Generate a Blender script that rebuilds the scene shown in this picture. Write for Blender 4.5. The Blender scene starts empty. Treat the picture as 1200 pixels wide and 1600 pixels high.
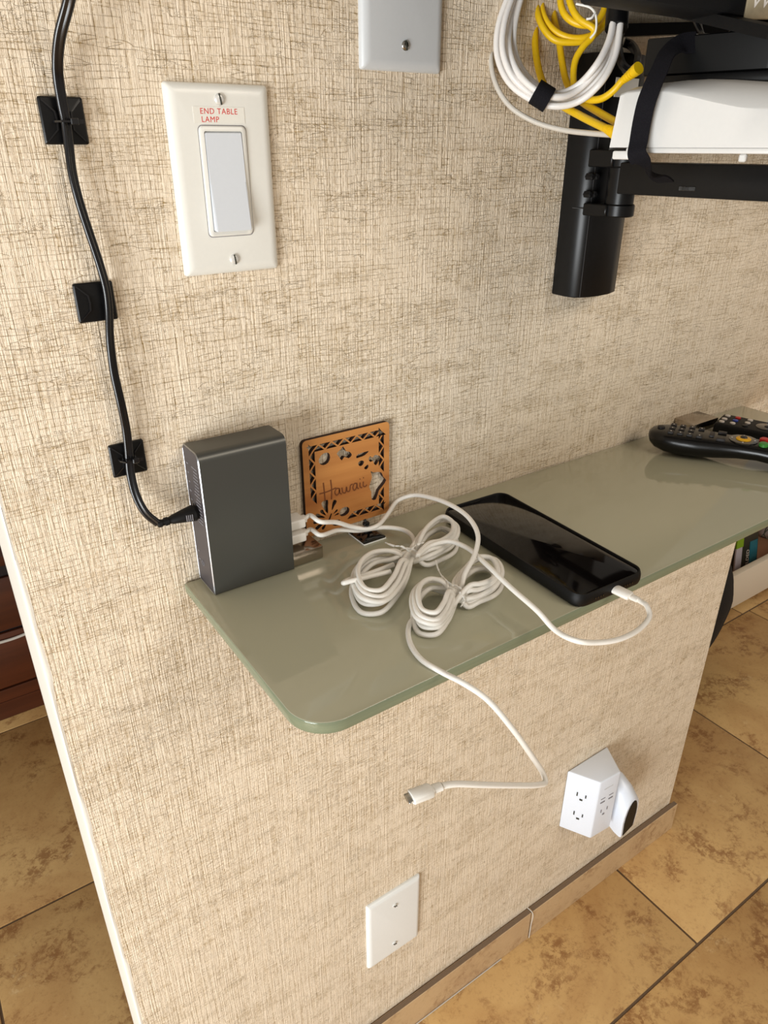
import bpy, bmesh, math, random
import numpy as np
from mathutils import Vector, Matrix

random.seed(7)
scn = bpy.context.scene
COL = scn.collection

# ------------------------------------------------------------------ camera
FPX = 1125.4
CAM = np.array([-.1758, -.4972, 1.1953])
YAW, PITCH = -.6008, 1.098
cam_d = bpy.data.cameras.new('camera')
cam = bpy.data.objects.new('camera', cam_d)
COL.objects.link(cam)
cam.location = CAM.tolist()
cam.rotation_mode = 'XYZ'
cam.rotation_euler = (PITCH, 0, YAW)
cam_d.sensor_fit = 'VERTICAL'
cam_d.sensor_height = 24
cam_d.lens = FPX / 1600 * 24
cam_d.clip_start = .02
scn.camera = cam

# ------------------------------------------------------------------ light
w = bpy.data.worlds.new('world')
scn.world = w
w.use_nodes = True
bg = w.node_tree.nodes['Background']
bg.inputs[0].default_value = (1.0, .89, .76, 1)
bg.inputs[1].default_value = .33


def area(name, loc, target, sx, sy, energy, col):
    l = bpy.data.lights.new(name, 'AREA')
    l.shape = 'RECTANGLE'
    l.size, l.size_y, l.energy, l.color = sx, sy, energy, col
    o = bpy.data.objects.new(name, l)
    COL.objects.link(o)
    o.location = loc
    o.rotation_euler = (Vector(target) - Vector(loc)).to_track_quat('-Z', 'Y').to_euler()
    return o


area('window_light', (-1.75, -.98, .62), (.2, 0, .75), .95, 1.0, 53, (.94, .98, 1.0))
area('room_light', (1.0, -2.3, 2.5), (.3, 0, .6), 1.3, .9, 25, (1.0, .89, .76))

scn.view_settings.view_transform = 'Standard'
scn.view_settings.look = 'None'
scn.view_settings.gamma = 1
scn.view_settings.exposure = .10
scn.view_settings.use_curve_mapping = False

# ------------------------------------------------------------------ measuring helpers
_cy, _sy, _cp, _sp = math.cos(YAW), math.sin(YAW), math.cos(PITCH), math.sin(PITCH)
ROT = np.array([[_cy, -_sy, 0], [_sy, _cy, 0], [0, 0, 1]]) @ np.array([[1, 0, 0], [0, _cp, -_sp], [0, _sp, _cp]])


def ray(x, y):
    return ROT @ np.array([(x - 600) / FPX, -(y - 800) / FPX, -1])


def ay(x, y, Y=0.):          # measured point on the upright plane y = Y
    d = ray(x, y)
    return tuple((CAM + d * (Y - CAM[1]) / d[1]).tolist())


def az(x, y, Z):             # measured point at height Z
    d = ray(x, y)
    return tuple((CAM + d * (Z - CAM[2]) / d[2]).tolist())


def at(x, y, t):             # measured point at distance t
    return tuple((CAM + ray(x, y) * t).tolist())


# ------------------------------------------------------------------ materials
class NT:
    def __init__(s, name):
        s.m = bpy.data.materials.new(name)
        s.m.use_nodes = True
        s.n, s.l = s.m.node_tree.nodes, s.m.node_tree.links
        s.b = s.n['Principled BSDF']

    def put(s, sock, v):
        if isinstance(v, bpy.types.NodeSocket):
            s.l.new(v, sock)
        elif v is not None:
            if sock.type == 'RGBA' and len(v) == 3:
                v = (*v, 1)
            sock.default_value = v

    def math(s, op, a, b=None, c=None, clamp=False):
        n = s.n.new('ShaderNodeMath')
        n.operation = op
        n.use_clamp = clamp
        for i, v in enumerate((a, b, c)):
            if v is not None:
                s.put(n.inputs[i], v)
        return n.outputs[0]

    def coord(s, which='Object'):
        return s.n.new('ShaderNodeTexCoord').outputs[which]

    def mapping(s, v, scale, loc=(0, 0, 0), rot=(0, 0, 0)):
        n = s.n.new('ShaderNodeMapping')
        s.put(n.inputs['Vector'], v)
        n.inputs['Scale'].default_value = scale
        n.inputs['Location'].default_value = loc
        n.inputs['Rotation'].default_value = rot
        return n.outputs[0]

    def noise(s, v, scale=1., detail=2., rough=.5, dist=0.):
        n = s.n.new('ShaderNodeTexNoise')
        s.put(n.inputs['Vector'], v)
        n.inputs['Scale'].default_value = scale
        n.inputs['Detail'].default_value = detail
        n.inputs['Roughness'].default_value = rough
        n.inputs['Distortion'].default_value = dist
        return n.outputs['Fac']

    def ss(s, v, a, b, lo=0., hi=1.):
        n = s.n.new('ShaderNodeMapRange')
        n.interpolation_type = 'SMOOTHSTEP'
        s.put(n.inputs[0], v)
        for i, q in zip((1, 2, 3, 4), (a, b, lo, hi)):
            n.inputs[i].default_value = q
        return n.outputs[0]

    def mix(s, f, a, b, mode='MIX'):
        n = s.n.new('ShaderNodeMix')
        n.data_type = 'RGBA'
        n.blend_type = mode
        s.put(n.inputs[0], f)
        s.put(n.inputs[6], a)
        s.put(n.inputs[7], b)
        return n.outputs[2]

    def bump(s, h, strength, dist):
        n = s.n.new('ShaderNodeBump')
        s.put(n.inputs['Height'], h)
        n.inputs['Strength'].default_value = strength
        n.inputs['Distance'].default_value = dist
        s.l.new(n.outputs[0], s.b.inputs['Normal'])


def lin(r, g, b):
    f = lambda c: (c / 255 / 12.92) if c / 255 <= .04045 else ((c / 255 + .055) / 1.055) ** 2.4
    return (f(r), f(g), f(b))


def plain(name, rgb, rough=.5, metal=0., grain=.04, gscale=400., bump=0., coat=0., spec=.5, **k):
    t = NT(name)
    c = lin(*rgb)
    v = t.coord()
    nz = t.noise(v, gscale, 3)
    d = tuple(max(0, x * (1 - grain * 2)) for x in c)
    u = tuple(min(1, x * (1 + grain * 2)) for x in c)
    t.put(t.b.inputs['Base Color'], t.mix(nz, d, u))
    t.b.inputs['Roughness'].default_value = rough
    t.b.inputs['Metallic'].default_value = metal
    t.b.inputs['Coat Weight'].default_value = coat
    t.b.inputs['Specular IOR Level'].default_value = spec
    for a, b_ in k.items():
        t.b.inputs[a].default_value = b_
    if bump:
        t.bump(nz, bump, .0005)
    return t.m


def wallpaper_mat():
    """woven paper: strips of two sizes crossing over and under, loose threads, fine fibres"""
    t = NT('woven_paper')
    mm = t.mapping(t.coord(), (1000, 1000, 1000))
    sep = t.n.new('ShaderNodeSeparateXYZ')
    t.l.new(mm, sep.inputs[0])
    x, z = sep.outputs[0], sep.outputs[2]
    mul = lambda a_, b_: t.math('MULTIPLY', a_, b_)
    add = lambda a_, b_: t.math('ADD', a_, b_)

    def grid(px, pz, wx, wz, off):
        ux = t.noise(t.mapping(mm, (.04, 1, .008), (off, 0, 9)), 1, 2)
        uz = t.noise(t.mapping(mm, (.014, 1, .05), (off + 14, 0, 79)), 1, 2)
        jx = t.noise(t.mapping(mm, (.35, 1, .03), (off, 0, 19)), 1, 1)
        u = add(add(mul(x, 1 / px), mul(ux, wx)), mul(jx, .14))
        v = add(mul(z, 1 / pz), mul(uz, wz))
        c = t.n.new('ShaderNodeCombineXYZ')
        t.l.new(t.math('FLOOR', u), c.inputs[0])
        t.l.new(t.math('FLOOR', v), c.inputs[1])
        wn = t.n.new('ShaderNodeTexWhiteNoise')
        wn.noise_dimensions = '2D'
        t.l.new(c.outputs[0], wn.inputs['Vector'])
        sc = t.n.new('ShaderNodeSeparateColor')
        t.l.new(wn.outputs['Color'], sc.inputs[0])
        eu = t.math('ABSOLUTE', t.math('SUBTRACT', t.math('FRACT', u), .5))
        ev = t.math('ABSOLUTE', t.math('SUBTRACT', t.math('FRACT', v), .5))
        return eu, ev, sc.outputs[0], sc.outputs[1], sc.outputs[2]

    def mask(sc, off, a_, b__, det=2):
        return t.ss(t.noise(t.mapping(mm, sc, off), 1, det), a_, b__)
    eu, ev, r1, r2, r3 = grid(5.4, 4.2, 2.4, 3.0, 3)
    fu, fv, q1, q2, q3 = grid(2.1, 2.6, 3.2, 4.0, 41)
    band = mask((.016, 1, .085), (50, 0, 12), .45, .62, 3)      # areas where the weft shows through
    fine = mask((.5, 1, .5), (5, 0, 71), .35, .60)
    lvA = mul(t.ss(eu, .43, .49), t.ss(r1, .20, .30))
    lhA = mul(t.ss(ev, .42, .49), t.ss(r2, .42, .50))
    lvB = mul(t.ss(fu, .36, .48), t.ss(q1, .30, .40))
    lhB = mul(t.ss(fv, .38, .48), mul(t.ss(q2, .55, .62), band))
    overA = t.ss(r3, .60, .66)
    overB = mul(t.ss(q3, .62, .68), band)
    ribs = t.noise(t.mapping(mm, (.80, 1, .016), (2, 0, 5)), 1, 2, .6)
    rib_l = t.ss(ribs, .50, .38)
    hair = t.noise(t.mapping(mm, (.022, 1, .15), (77, 0, 3)), 1, 2, .55, .5)
    hl = mul(t.ss(t.math('ABSOLUTE', t.math('SUBTRACT', hair, .5)), 0, .010, 1, 0), mask((.03, 1, .05), (7, 0, 33), .48, .56))
    curl = t.noise(t.mapping(mm, (.16, 1, .22), (2, 0, 6)), 1, 2, .6, 1.3)
    cl_ = mul(t.ss(t.math('ABSOLUTE', t.math('SUBTRACT', curl, .5)), 0, .016, 1, 0), mask((.045, 1, .09), (31, 0, 3), .58, .66))
    dark = mul(mul(lvA, fine), .56)
    for a, k in ((mul(lhA, fine), .56), (mul(lvB, fine), .40), (lhB, .46), (mul(rib_l, fine), .30), (hl, .44), (cl_, .44),
                 (mul(overA, band), .09), (overB, .11), (band, .035), (mul(overA, fine), .05)):
        dark = add(dark, mul(a, k))
    dark = t.math('MULTIPLY', dark, .86, clamp=True)
    cream = t.mix(t.noise(t.mapping(mm, (.4, 1, .02)), 1, 2), lin(236, 222, 201), lin(226, 209, 184))
    t.put(t.b.inputs['Base Color'], t.mix(dark, cream, lin(158, 128, 72)))
    t.b.inputs['Roughness'].default_value = .6
    t.b.inputs['Specular IOR Level'].default_value = .4
    h = mul(ribs, 1.9)
    for a, k in ((lvA, -.55), (lhA, -.50), (lvB, -.35), (lhB, -.40), (overA, .30), (overB, .20), (hl, .70), (cl_, .7), (fine, .15)):
        h = add(h, mul(a, k))
    t.bump(h, .9, .0006)
    return t.m


def tile_mat(name, tint=1., base=((188, 146, 92), (208, 170, 112), (134, 86, 42), (224, 194, 144))):
    t = NT(name)
    v = t.coord()
    oi = t.n.new('ShaderNodeObjectInfo')
    off = t.n.new('ShaderNodeVectorMath')
    off.operation = 'MULTIPLY_ADD'
    t.l.new(oi.outputs['Random'], off.inputs[0])
    off.inputs[1].default_value = (37, 53, 11)
    t.l.new(v, off.inputs[2])
    p = off.outputs[0]
    a = t.noise(p, 5, 5, .6, .6)
    b = t.noise(p, 12, 9, .75, .35)
    c = t.noise(p, 70, 6, .75, .3)
    col = t.mix(t.ss(a, .35, .65), lin(*base[0]), lin(*base[1]))
    m1 = t.math('MULTIPLY', t.ss(b, .48, .62), t.ss(c, .42, .54))
    col = t.mix(t.math('MULTIPLY', m1, .75), col, lin(*base[2]))
    col = t.mix(t.math('MULTIPLY', t.ss(t.noise(p, 150, 4, .7), .52, .68), .22), col, lin(*base[2]))
    m2 = t.math('MULTIPLY', t.ss(t.noise(p, 9, 8, .75, .3), .56, .68), t.ss(c, .5, .62))
    col = t.mix(t.math('MULTIPLY', m2, .6), col, lin(*base[3]))
    t.put(t.b.inputs['Base Color'], col)
    t.put(t.b.inputs['Roughness'], t.ss(c, .3, .7, .38, .55))
    t.bump(t.math('ADD', c, t.math('MULTIPLY', m1, -1.)), .25, .001)
    return t.m


def wood_mat(name, dark, light, axis='X', sc=1., rough=.4):
    t = NT(name)
    v = t.coord()
    s = {'X': (2, 40, 40), 'Z': (40, 40, 2)}[axis]
    s = tuple(q * sc for q in s)
    g = t.noise(t.mapping(v, s), 1, 5, .6, .4)
    g2 = t.noise(t.mapping(v, tuple(q * .35 for q in s), (3, 1, 2)), 1, 3, .5)
    f = t.math('ADD', t.math('MULTIPLY', g, .5), t.math('MULTIPLY', g2, .5))
    t.put(t.b.inputs['Base Color'], t.mix(t.ss(f, .36, .64), lin(*dark), lin(*light)))
    t.b.inputs['Roughness'].default_value = rough
    t.bump(g, .1, .0004)
    return t.m


M = {}
M['paper'] = wallpaper_mat()
M['bead'] = plain('painted_corner', (226, 221, 210), .55, grain=.03, gscale=900, bump=.2)
M['tile'] = tile_mat('travertine_tile')
M['skirt'] = tile_mat('skirting_tile', base=((180, 150, 114), (192, 163, 124), (150, 116, 82), (200, 176, 140)))
M['grout'] = plain('grout', (104, 84, 64), .9, grain=.15, gscale=600, bump=.4)
M['bisque'] = plain('tile_edge', (118, 98, 78), .8, grain=.1)
M['plate'] = plain('ivory_plate', (224, 223, 216), .30, grain=.01)
M['routerwhite'] = plain('router_white', (211, 210, 207), .28, grain=.01)
M['rocker'] = plain('white_rocker', (208, 213, 219), .30, grain=.01)
M['bluewhite'] = plain('cool_white_plastic', (222, 229, 240), .32, grain=.01)
M['greyplate'] = plain('pale_plate', (200, 203, 205), .32, grain=.01)
M['screw'] = plain('painted_screw', (222, 221, 216), .25, metal=.3, grain=.02)
M['steel'] = plain('steel_screw', (170, 168, 162), .25, metal=1.)
M['label'] = plain('label_tape', (226, 224, 215), .22, grain=.01)
M['red'] = plain('red_print', (206, 52, 50), .5)
M['black'] = plain('black_plastic', (11, 11, 12), .34, grain=.2, spec=.3)
M['blackmat'] = plain('black_satin_plastic', (14, 14, 15), .55, grain=.2, gscale=2000, bump=.2, spec=.25)
M['blackgloss'] = plain('gloss_black', (9, 9, 10), .12, coat=.6)
M['cordblack'] = plain('black_cord', (13, 13, 16), .26, grain=.15, spec=.6)
M['fabricblack'] = plain('black_hook_and_loop', (26, 25, 29), .95, grain=.5, gscale=2500, bump=.9, spec=.1)
M['foam'] = plain('white_foam_tape', (236, 236, 232), .8)
M['white'] = plain('white_cable_jacket', (238, 235, 228), .36, grain=.02)
M['ethwhite'] = plain('network_cable_jacket', (226, 222, 218), .4, grain=.02)
M['greycable'] = plain('grey_cable_jacket', (196, 190, 180), .45, grain=.02)
M['yellow'] = plain('yellow_cable_jacket', (226, 184, 14), .4, grain=.04)
M['paperwhite'] = plain('paper_tie', (240, 238, 232), .6)
M['gunmetal'] = plain('anodised_grey', (84, 84, 80), .36, metal=.55, grain=.03, gscale=3000)
M['silver'] = plain('bright_edge', (170, 173, 178), .32, metal=1.)
M['seamgrey'] = plain('seam', (58, 58, 60), .5)
M['endcap'] = plain('charger_end', (62, 58, 62), .42, grain=.04)
M['print'] = plain('grey_print', (128, 126, 130), .6)
M['chrome'] = plain('brushed_clamp', (178, 168, 156), .18, metal=1., grain=.03)
M['bamboo'] = wood_mat('bamboo', (164, 100, 48), (204, 142, 78), 'X', 1., .45)
M['burnt'] = plain('laser_burnt', (48, 25, 12), .8, grain=.3)
M['engrave'] = plain('engraved_line', (112, 62, 26), .8)
M['dresser'] = wood_mat('dresser_wood', (50, 21, 9), (88, 42, 18), 'X', .35, .42)
M['dresserdark'] = plain('dresser_gap', (22, 10, 6), .8)
M['screen'] = plain('phone_glass', (10, 8, 8), .07, coat=.0, spec=.45)
M['boxblack'] = plain('box_black', (8, 8, 8), .28, spec=.3)
M['remoteblack'] = plain('remote_black', (10, 9, 9), .24, spec=.4)
M['lowplate'] = plain('low_plate', (226, 228, 226), .3, grain=.01)
M['case'] = plain('phone_case', (9, 9, 10), .5, spec=.25, grain=.2, gscale=2500, bump=.2)
M['lacquer'] = plain('white_lacquer', (226, 214, 194), .45, grain=.01)
M['tan'] = plain('tan_board', (150, 112, 84), .7, grain=.1)
M['green'] = plain('green_print', (134, 176, 28), .5)
M['teal'] = plain('teal_print', (30, 108, 124), .5)
M['packdark'] = plain('pack_dark', (44, 46, 38), .4)
M['packwhite'] = plain('pack_white', (196, 188, 196), .4)
M['ptext'] = plain('pale_print', (214, 202, 190), .6)
M['packred'] = plain('red_pack', (176, 30, 34), .4)
M['bag'] = plain('black_bag_cloth', (20, 15, 12), .9, grain=.6, gscale=260, bump=.9)
M['cloth'] = plain('pale_cloth', (206, 212, 226), .85, grain=.08, gscale=30, bump=.5)
M['btnred'] = plain('red_button', (196, 44, 40), .35)
M['btngreen'] = plain('green_button', (60, 132, 52), .35)
M['btnyellow'] = plain('yellow_button', (226, 170, 20), .35)
M['btnwhite'] = plain('pale_button', (206, 198, 190), .4)
M['btnblue'] = plain('blue_button', (50, 70, 160), .4)
M['btnblack'] = plain('rubber_button', (28, 25, 26), .5)
M['cream'] = plain('cream_wall', (214, 200, 176), .8, bump=.2)
M['sign'] = plain('sign_board', (148, 132, 104), .7, grain=.1)
M['polybag'] = plain('plastic_bag', (176, 168, 162), .2, grain=.2, gscale=60, bump=.6)


def glass_shelf_mat():
    t = NT('back_painted_glass')
    v = t.coord()
    nz = t.noise(v, 3, 2)
    t.put(t.b.inputs['Base Color'], t.mix(nz, lin(173, 171, 148), lin(179, 176, 152)))
    t.b.inputs['Roughness'].default_value = .06
    t.b.inputs['IOR'].default_value = 1.52
    return t.m


def glass_edge_mat():
    t = NT('glass_edge')
    v = t.coord()
    nz = t.noise(t.mapping(v, (8, 8, 300)), 1, 3)
    t.put(t.b.inputs['Base Color'], t.mix(nz, lin(104, 113, 92), lin(132, 139, 114)))
    t.b.inputs['Roughness'].default_value = .12
    t.b.inputs['IOR'].default_value = 1.52
    return t.m


M['shelf'] = glass_shelf_mat()
M['shelfedge'] = glass_edge_mat()


# ------------------------------------------------------------------ mesh helpers
def tag(o, label=None, cat=None, group=None, kind=None):
    for k, v in (('label', label), ('category', cat), ('group', group), ('kind', kind)):
        if v:
            o[k] = v
    return o


def thing(name, loc, label, cat, group=None):
    o = bpy.data.objects.new(name, None)
    o.empty_display_size = .02
    COL.objects.link(o)
    o.location = loc
    return tag(o, label, cat, group)


def wloc(o):
    p = Vector((0, 0, 0))
    while o:
        p += o.location
        o = o.parent
    return p


def obj(name, bm, mat, parent=None, angle=35, origin=None, label=None, smooth=True):
    """link a bmesh given in room coordinates as one object"""
    bmesh.ops.recalc_face_normals(bm, faces=bm.faces)
    me = bpy.data.meshes.new(name)
    base = wloc(parent) if parent else Vector((0, 0, 0))
    org = Vector(origin) if origin else base
    bm.transform(Matrix.Translation(-org))
    bm.to_mesh(me)
    bm.free()
    for m in (mat if isinstance(mat, (list, tuple)) else [mat]):
        me.materials.append(m)
    if smooth:
        me.polygons.foreach_set('use_smooth', [True] * len(me.polygons))
        me.set_sharp_from_angle(angle=math.radians(angle))
    o = bpy.data.objects.new(name, me)
    COL.objects.link(o)
    o.location = org - base
    if parent:
        o.parent = parent
    if label:
        o['label'] = label
    return o


def join(bm, other, mi=None):
    me = bpy.data.meshes.new('tmp')
    if mi is not None:
        for f in other.faces:
            f.material_index = mi
    other.to_mesh(me)
    other.free()
    bm.from_mesh(me)
    bpy.data.meshes.remove(me)


def box(c, s, bev=0., seg=2, rot=None, bm=None, mi=None, taper=None):
    b = bmesh.new()
    bmesh.ops.create_cube(b, size=1)
    b.transform(Matrix.Diagonal((*s, 1)))
    if taper:
        taper(b)
    if bev:
        bmesh.ops.bevel(b, geom=list(b.edges), offset=bev, segments=seg, profile=.5, affect='EDGES')
    if rot is not None:
        b.transform(rot.to_4x4() if len(rot) == 3 else rot)
    b.transform(Matrix.Translation(c))
    if bm is None:
        if mi is not None:
            for f in b.faces:
                f.material_index = mi
        return b
    join(bm, b, mi)
    return bm


def bx(x0, x1, y0, y1, z0, z1, bev=0., seg=2, **k):
    return box(((x0 + x1) / 2, (y0 + y1) / 2, (z0 + z1) / 2), (abs(x1 - x0), abs(y1 - y0), abs(z1 - z0)), bev, seg, **k)


def prism(poly, axis, a0, a1, bev=0., seg=2, cap_bev_only=False):
    """extrude a 2D polygon: axis 'x' poly=(y,z), 'y' poly=(x,z), 'z' poly=(x,y)"""
    def P(p, a):
        return {'x': (a, p[0], p[1]), 'y': (p[0], a, p[1]), 'z': (p[0], p[1], a)}[axis]
    b = bmesh.new()
    v0 = [b.verts.new(P(p, a0)) for p in poly]
    v1 = [b.verts.new(P(p, a1)) for p in poly]
    n = len(poly)
    b.faces.new(v0)
    b.faces.new(v1[::-1])
    for i in range(n):
        b.faces.new((v0[i], v1[i], v1[(i + 1) % n], v0[(i + 1) % n]))
    bmesh.ops.recalc_face_normals(b, faces=b.faces)
    if bev:
        if cap_bev_only:
            s0, s1 = set(v0), set(v1)
            ed = [e for e in b.edges if (e.verts[0] in s0) == (e.verts[1] in s0)]
        else:
            ed = list(b.edges)
        bmesh.ops.bevel(b, geom=ed, offset=bev, segments=seg, profile=.5, affect='EDGES')
    return b


def rrect(x0, x1, y0, y1, r, n=5):
    if not isinstance(r, (list, tuple)):
        r = [r] * 4          # (x0y0, x1y0, x1y1, x0y1)
    out = []
    for (cx, cy, q, a0) in ((x0, y0, r[0], 180), (x1, y0, r[1], 270), (x1, y1, r[2], 0), (x0, y1, r[3], 90)):
        ox = cx + (q if cx == x0 else -q)
        oy = cy + (q if cy == y0 else -q)
        if q <= 0:
            out.append((cx, cy))
            continue
        for k in range(n + 1):
            a = math.radians(a0 + 90 * k / n)
            out.append((ox + q * math.cos(a), oy + q * math.sin(a)))
    return out


def spline(pts, per=10, closed=False):
    P = [Vector(p) for p in pts]
    n = len(P)
    out = []
    rng = n if closed else n - 1
    for i in range(rng):
        if closed:
            a, b, c, d = P[(i - 1) % n], P[i], P[(i + 1) % n], P[(i + 2) % n]
        else:
            b, c = P[i], P[i + 1]
            a = P[i - 1] if i else b * 2 - c
            d = P[i + 2] if i + 2 < n else c * 2 - b
        # centripetal Catmull-Rom
        t0 = 0
        t1 = t0 + max((b - a).length, 1e-7) ** .5
        t2 = t1 + max((c - b).length, 1e-7) ** .5
        t3 = t2 + max((d - c).length, 1e-7) ** .5
        for k in range(per):
            t = t1 + (t2 - t1) * k / per
            A1 = a * ((t1 - t) / (t1 - t0)) + b * ((t - t0) / (t1 - t0))
            A2 = b * ((t2 - t) / (t2 - t1)) + c * ((t - t1) / (t2 - t1))
            A3 = c * ((t3 - t) / (t3 - t2)) + d * ((t - t2) / (t3 - t2))
            B1 = A1 * ((t2 - t) / (t2 - t0)) + A2 * ((t - t0) / (t2 - t0))
            B2 = A2 * ((t3 - t) / (t3 - t1)) + A3 * ((t - t1) / (t3 - t1))
            out.append(B1 * ((t2 - t) / (t2 - t1)) + B2 * ((t - t1) / (t2 - t1)))
    if not closed:
        out.append(P[-1])
    return out


def sweep(pts, prof, closed=False, bm=None, up=None, scale=None):
    """sweep a 2D profile [(a,b)..] along pts; `up` fixes the b axis (vector or callable(i/n))"""
    b = bm if bm is not None else bmesh.new()
    n = len(pts)
    rings = []
    nrm = None
    prev_t = None
    for i, p in enumerate(pts):
        if closed:
            t = (pts[(i + 1) % n] - pts[i - 1]).normalized()
        else:
            t = (pts[min(i + 1, n - 1)] - pts[max(i - 1, 0)]).normalized()
        if up is not None:
            u = Vector(up(i / max(1, n - 1)) if callable(up) else up)
            s = t.cross(u)
            if s.length < 1e-5:
                s = Vector((1, 0, 0))
            s.normalize()
            nrm = s.cross(t).normalized()
        else:
            if nrm is None:
                h = Vector((0, 0, 1)) if abs(t.z) < .9 else Vector((1, 0, 0))
                nrm = (h - t * h.dot(t)).normalized()
            else:
                q = prev_t.rotation_difference(t)
                nrm = (q @ nrm)
                nrm = (nrm - t * nrm.dot(t)).normalized()
            s = t.cross(nrm)
        prev_t = t
        k = scale(i / max(1, n - 1)) if scale else 1.
        rings.append([b.verts.new(p + s * (a * k) + nrm * (c * k)) for a, c in prof])
    m = len(prof)
    for i in range(n if closed else n - 1):
        r0, r1 = rings[i], rings[(i + 1) % n]
        for j in range(m):
            b.faces.new((r0[j], r0[(j + 1) % m], r1[(j + 1) % m], r1[j]))
    if not closed:
        b.faces.new(rings[0][::-1])
        b.faces.new(rings[-1])
    return b


def circ(r, n=10, rb=None):
    rb = rb or r
    return [(r * math.cos(2 * math.pi * k / n), rb * math.sin(2 * math.pi * k / n)) for k in range(n)]


def tube(pts, r, n=10, per=8, closed=False, bm=None, smooth=True):
    P = spline(pts, per, closed) if smooth else [Vector(p) for p in pts]
    return sweep(P, circ(r, n), closed, bm)


def lathe(p0, p1, prof, n=20, bm=None, squash=1., up=(0, 0, 1)):
    """prof [(s,r)..] s = metres along p0->p1"""
    b = bm if bm is not None else bmesh.new()
    p0, p1 = Vector(p0), Vector(p1)
    t = (p1 - p0).normalized()
    h = Vector(up)
    if abs(h.dot(t)) > .95:
        h = Vector((1, 0, 0))
    u = (h - t * h.dot(t)).normalized()
    s = t.cross(u)
    rings = []
    for (q, r) in prof:
        rings.append([b.verts.new(p0 + t * q + (s * math.cos(2 * math.pi * k / n) + u * (squash * math.sin(2 * math.pi * k / n))) * r) for k in range(n)])
    for i in range(len(rings) - 1):
        for k in range(n):
            b.faces.new((rings[i][k], rings[i][(k + 1) % n], rings[i + 1][(k + 1) % n], rings[i + 1][k]))
    b.faces.new(rings[0][::-1])
    b.faces.new(rings[-1])
    return b


def text_bm(s, size, origin, xdir, ydir, depth=.0002, spacing=1.0, shear=0.):
    cu = bpy.data.curves.new('text', 'FONT')
    cu.body = s
    cu.size = size
    cu.extrude = depth
    cu.space_character = spacing
    cu.shear = shear
    cu.resolution_u = 3
    o = bpy.data.objects.new('text_tmp', cu)
    COL.objects.link(o)
    dg = bpy.context.evaluated_depsgraph_get()
    me = bpy.data.meshes.new_from_object(o.evaluated_get(dg))
    b = bmesh.new()
    b.from_mesh(me)
    bpy.data.objects.remove(o)
    bpy.data.curves.remove(cu)
    bpy.data.meshes.remove(me)
    x, y = Vector(xdir).normalized(), Vector(ydir).normalized()
    z = x.cross(y).normalized()
    m = Matrix(((x.x, y.x, z.x, origin[0]), (x.y, y.y, z.y, origin[1]), (x.z, y.z, z.z, origin[2]), (0, 0, 0, 1)))
    b.transform(m)
    return b


# ================================================================== THE SETTING
WL, WR, WD = -.1453, .8307, .106        # pier wall: left end, right end, thickness
wall = obj('wall_front', bx(WL + .0015, WR - .0015, .0008, WD, 0, 2.45, .001, 1), M['cream'])
tag(wall, 'short partition wall covered in beige woven wallpaper', None, kind='structure')
bm = bx(WL + .0012, WR - .001, -.0006, .0008, .0, 2.45)
obj('wallpaper', bm, M['paper'], wall, smooth=False)
# rounded painted corner at the left end, slightly wavy where the paper stops
bm = bmesh.new()
rows = []
nz = 120
for i in range(nz + 1):
    z = 2.45 * i / nz
    wv = .0009 * math.sin(z * 31) + .0007 * math.sin(z * 83 + 1) + .0004 * math.sin(z * 190)
    ring = []
    for (x, y) in ((WL + .0021 + wv, -.0008), (WL + .0012, -.0009), (WL + .0004, -.0003), (WL, .0012), (WL - .0002, .02), (WL, .088), (WL, .102), (WL + .003, WD + .0008), (WL + .02, WD + .0008), (WL + .02, .002)):
        ring.append(bm.verts.new((x, y, z)))
    rows.append(ring)
for i in range(nz):
    for k in range(10):
        bm.faces.new((rows[i][k], rows[i][(k + 1) % 10], rows[i + 1][(k + 1) % 10], rows[i + 1][k]))
bm.faces.new(rows[0]); bm.faces.new(rows[-1][::-1])
obj('corner_trim', bm, M['bead'], wall, 50)

# skirting tiles
sk = obj('baseboard_front', bx(WL, WR + .004, -.0025, -.0006, 0, .064), M['bisque'])
tag(sk, 'tan tile skirting along the foot of the wall', None, kind='structure')
for x0, x1 in ((WL, -.0315), (-.0285, .4515), (.4545, WR + .010)):
    b = bx(x0, x1, -.0115, -.0025, .0, .0675, .0008, 1)
    for f in b.faces:
        if f.normal.z > .9:
            f.material_index = 1
    obj('tile', b, [M['skirt'], M['bisque']], sk, smooth=False)
obj('caulk', tube([(.453, -.0125, .002), (.4535, -.0125, .035), (.453, -.0125, .067), (.452, -.002, .0685)], .0008, 6), M['greycable'], sk)
obj('grout_line', tube([(.16, -.0128, .003), (.26, -.0128, .0025), (.39, -.0126, .002)], .0009, 6), M['greycable'], sk)

# floor: grout bed with single tiles
fl = obj('floor', bx(-3, 4.2, -3.2, 3.0, -.03, -.0022), M['grout'])
tag(fl, 'tan mottled stone-look floor tiles with dark joints', None, kind='structure')
G = .0022
tile_cache = {}


def tile(x0, x1, y0, y1):
    w_, d_ = round(x1 - x0, 4), round(y1 - y0, 4)
    if (w_, d_) not in tile_cache:
        o = obj('tile', bx(x0 + G, x1 - G, y0 + G, y1 - G, -.02, 0, .0012, 2), M['tile'], fl,
                origin=((x0 + x1) / 2, (y0 + y1) / 2, 0))
        tile_cache[(w_, d_)] = o
    else:
        o = tile_cache[(w_, d_)].copy()
        COL.objects.link(o)
        o.parent = fl
        o.location = ((x0 + x1) / 2, (y0 + y1) / 2, 0)


def rows_of(xa, xb, px, ys, offs):
    for i in range(len(ys) - 1):
        x = offs[i]
        while x > xa:
            x -= px
        while x < xb:
            a, b = max(x, xa), min(x + px, xb)
            if b - a > .01:
                tile(a, b, ys[i], ys[i + 1])
            x += px


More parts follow.
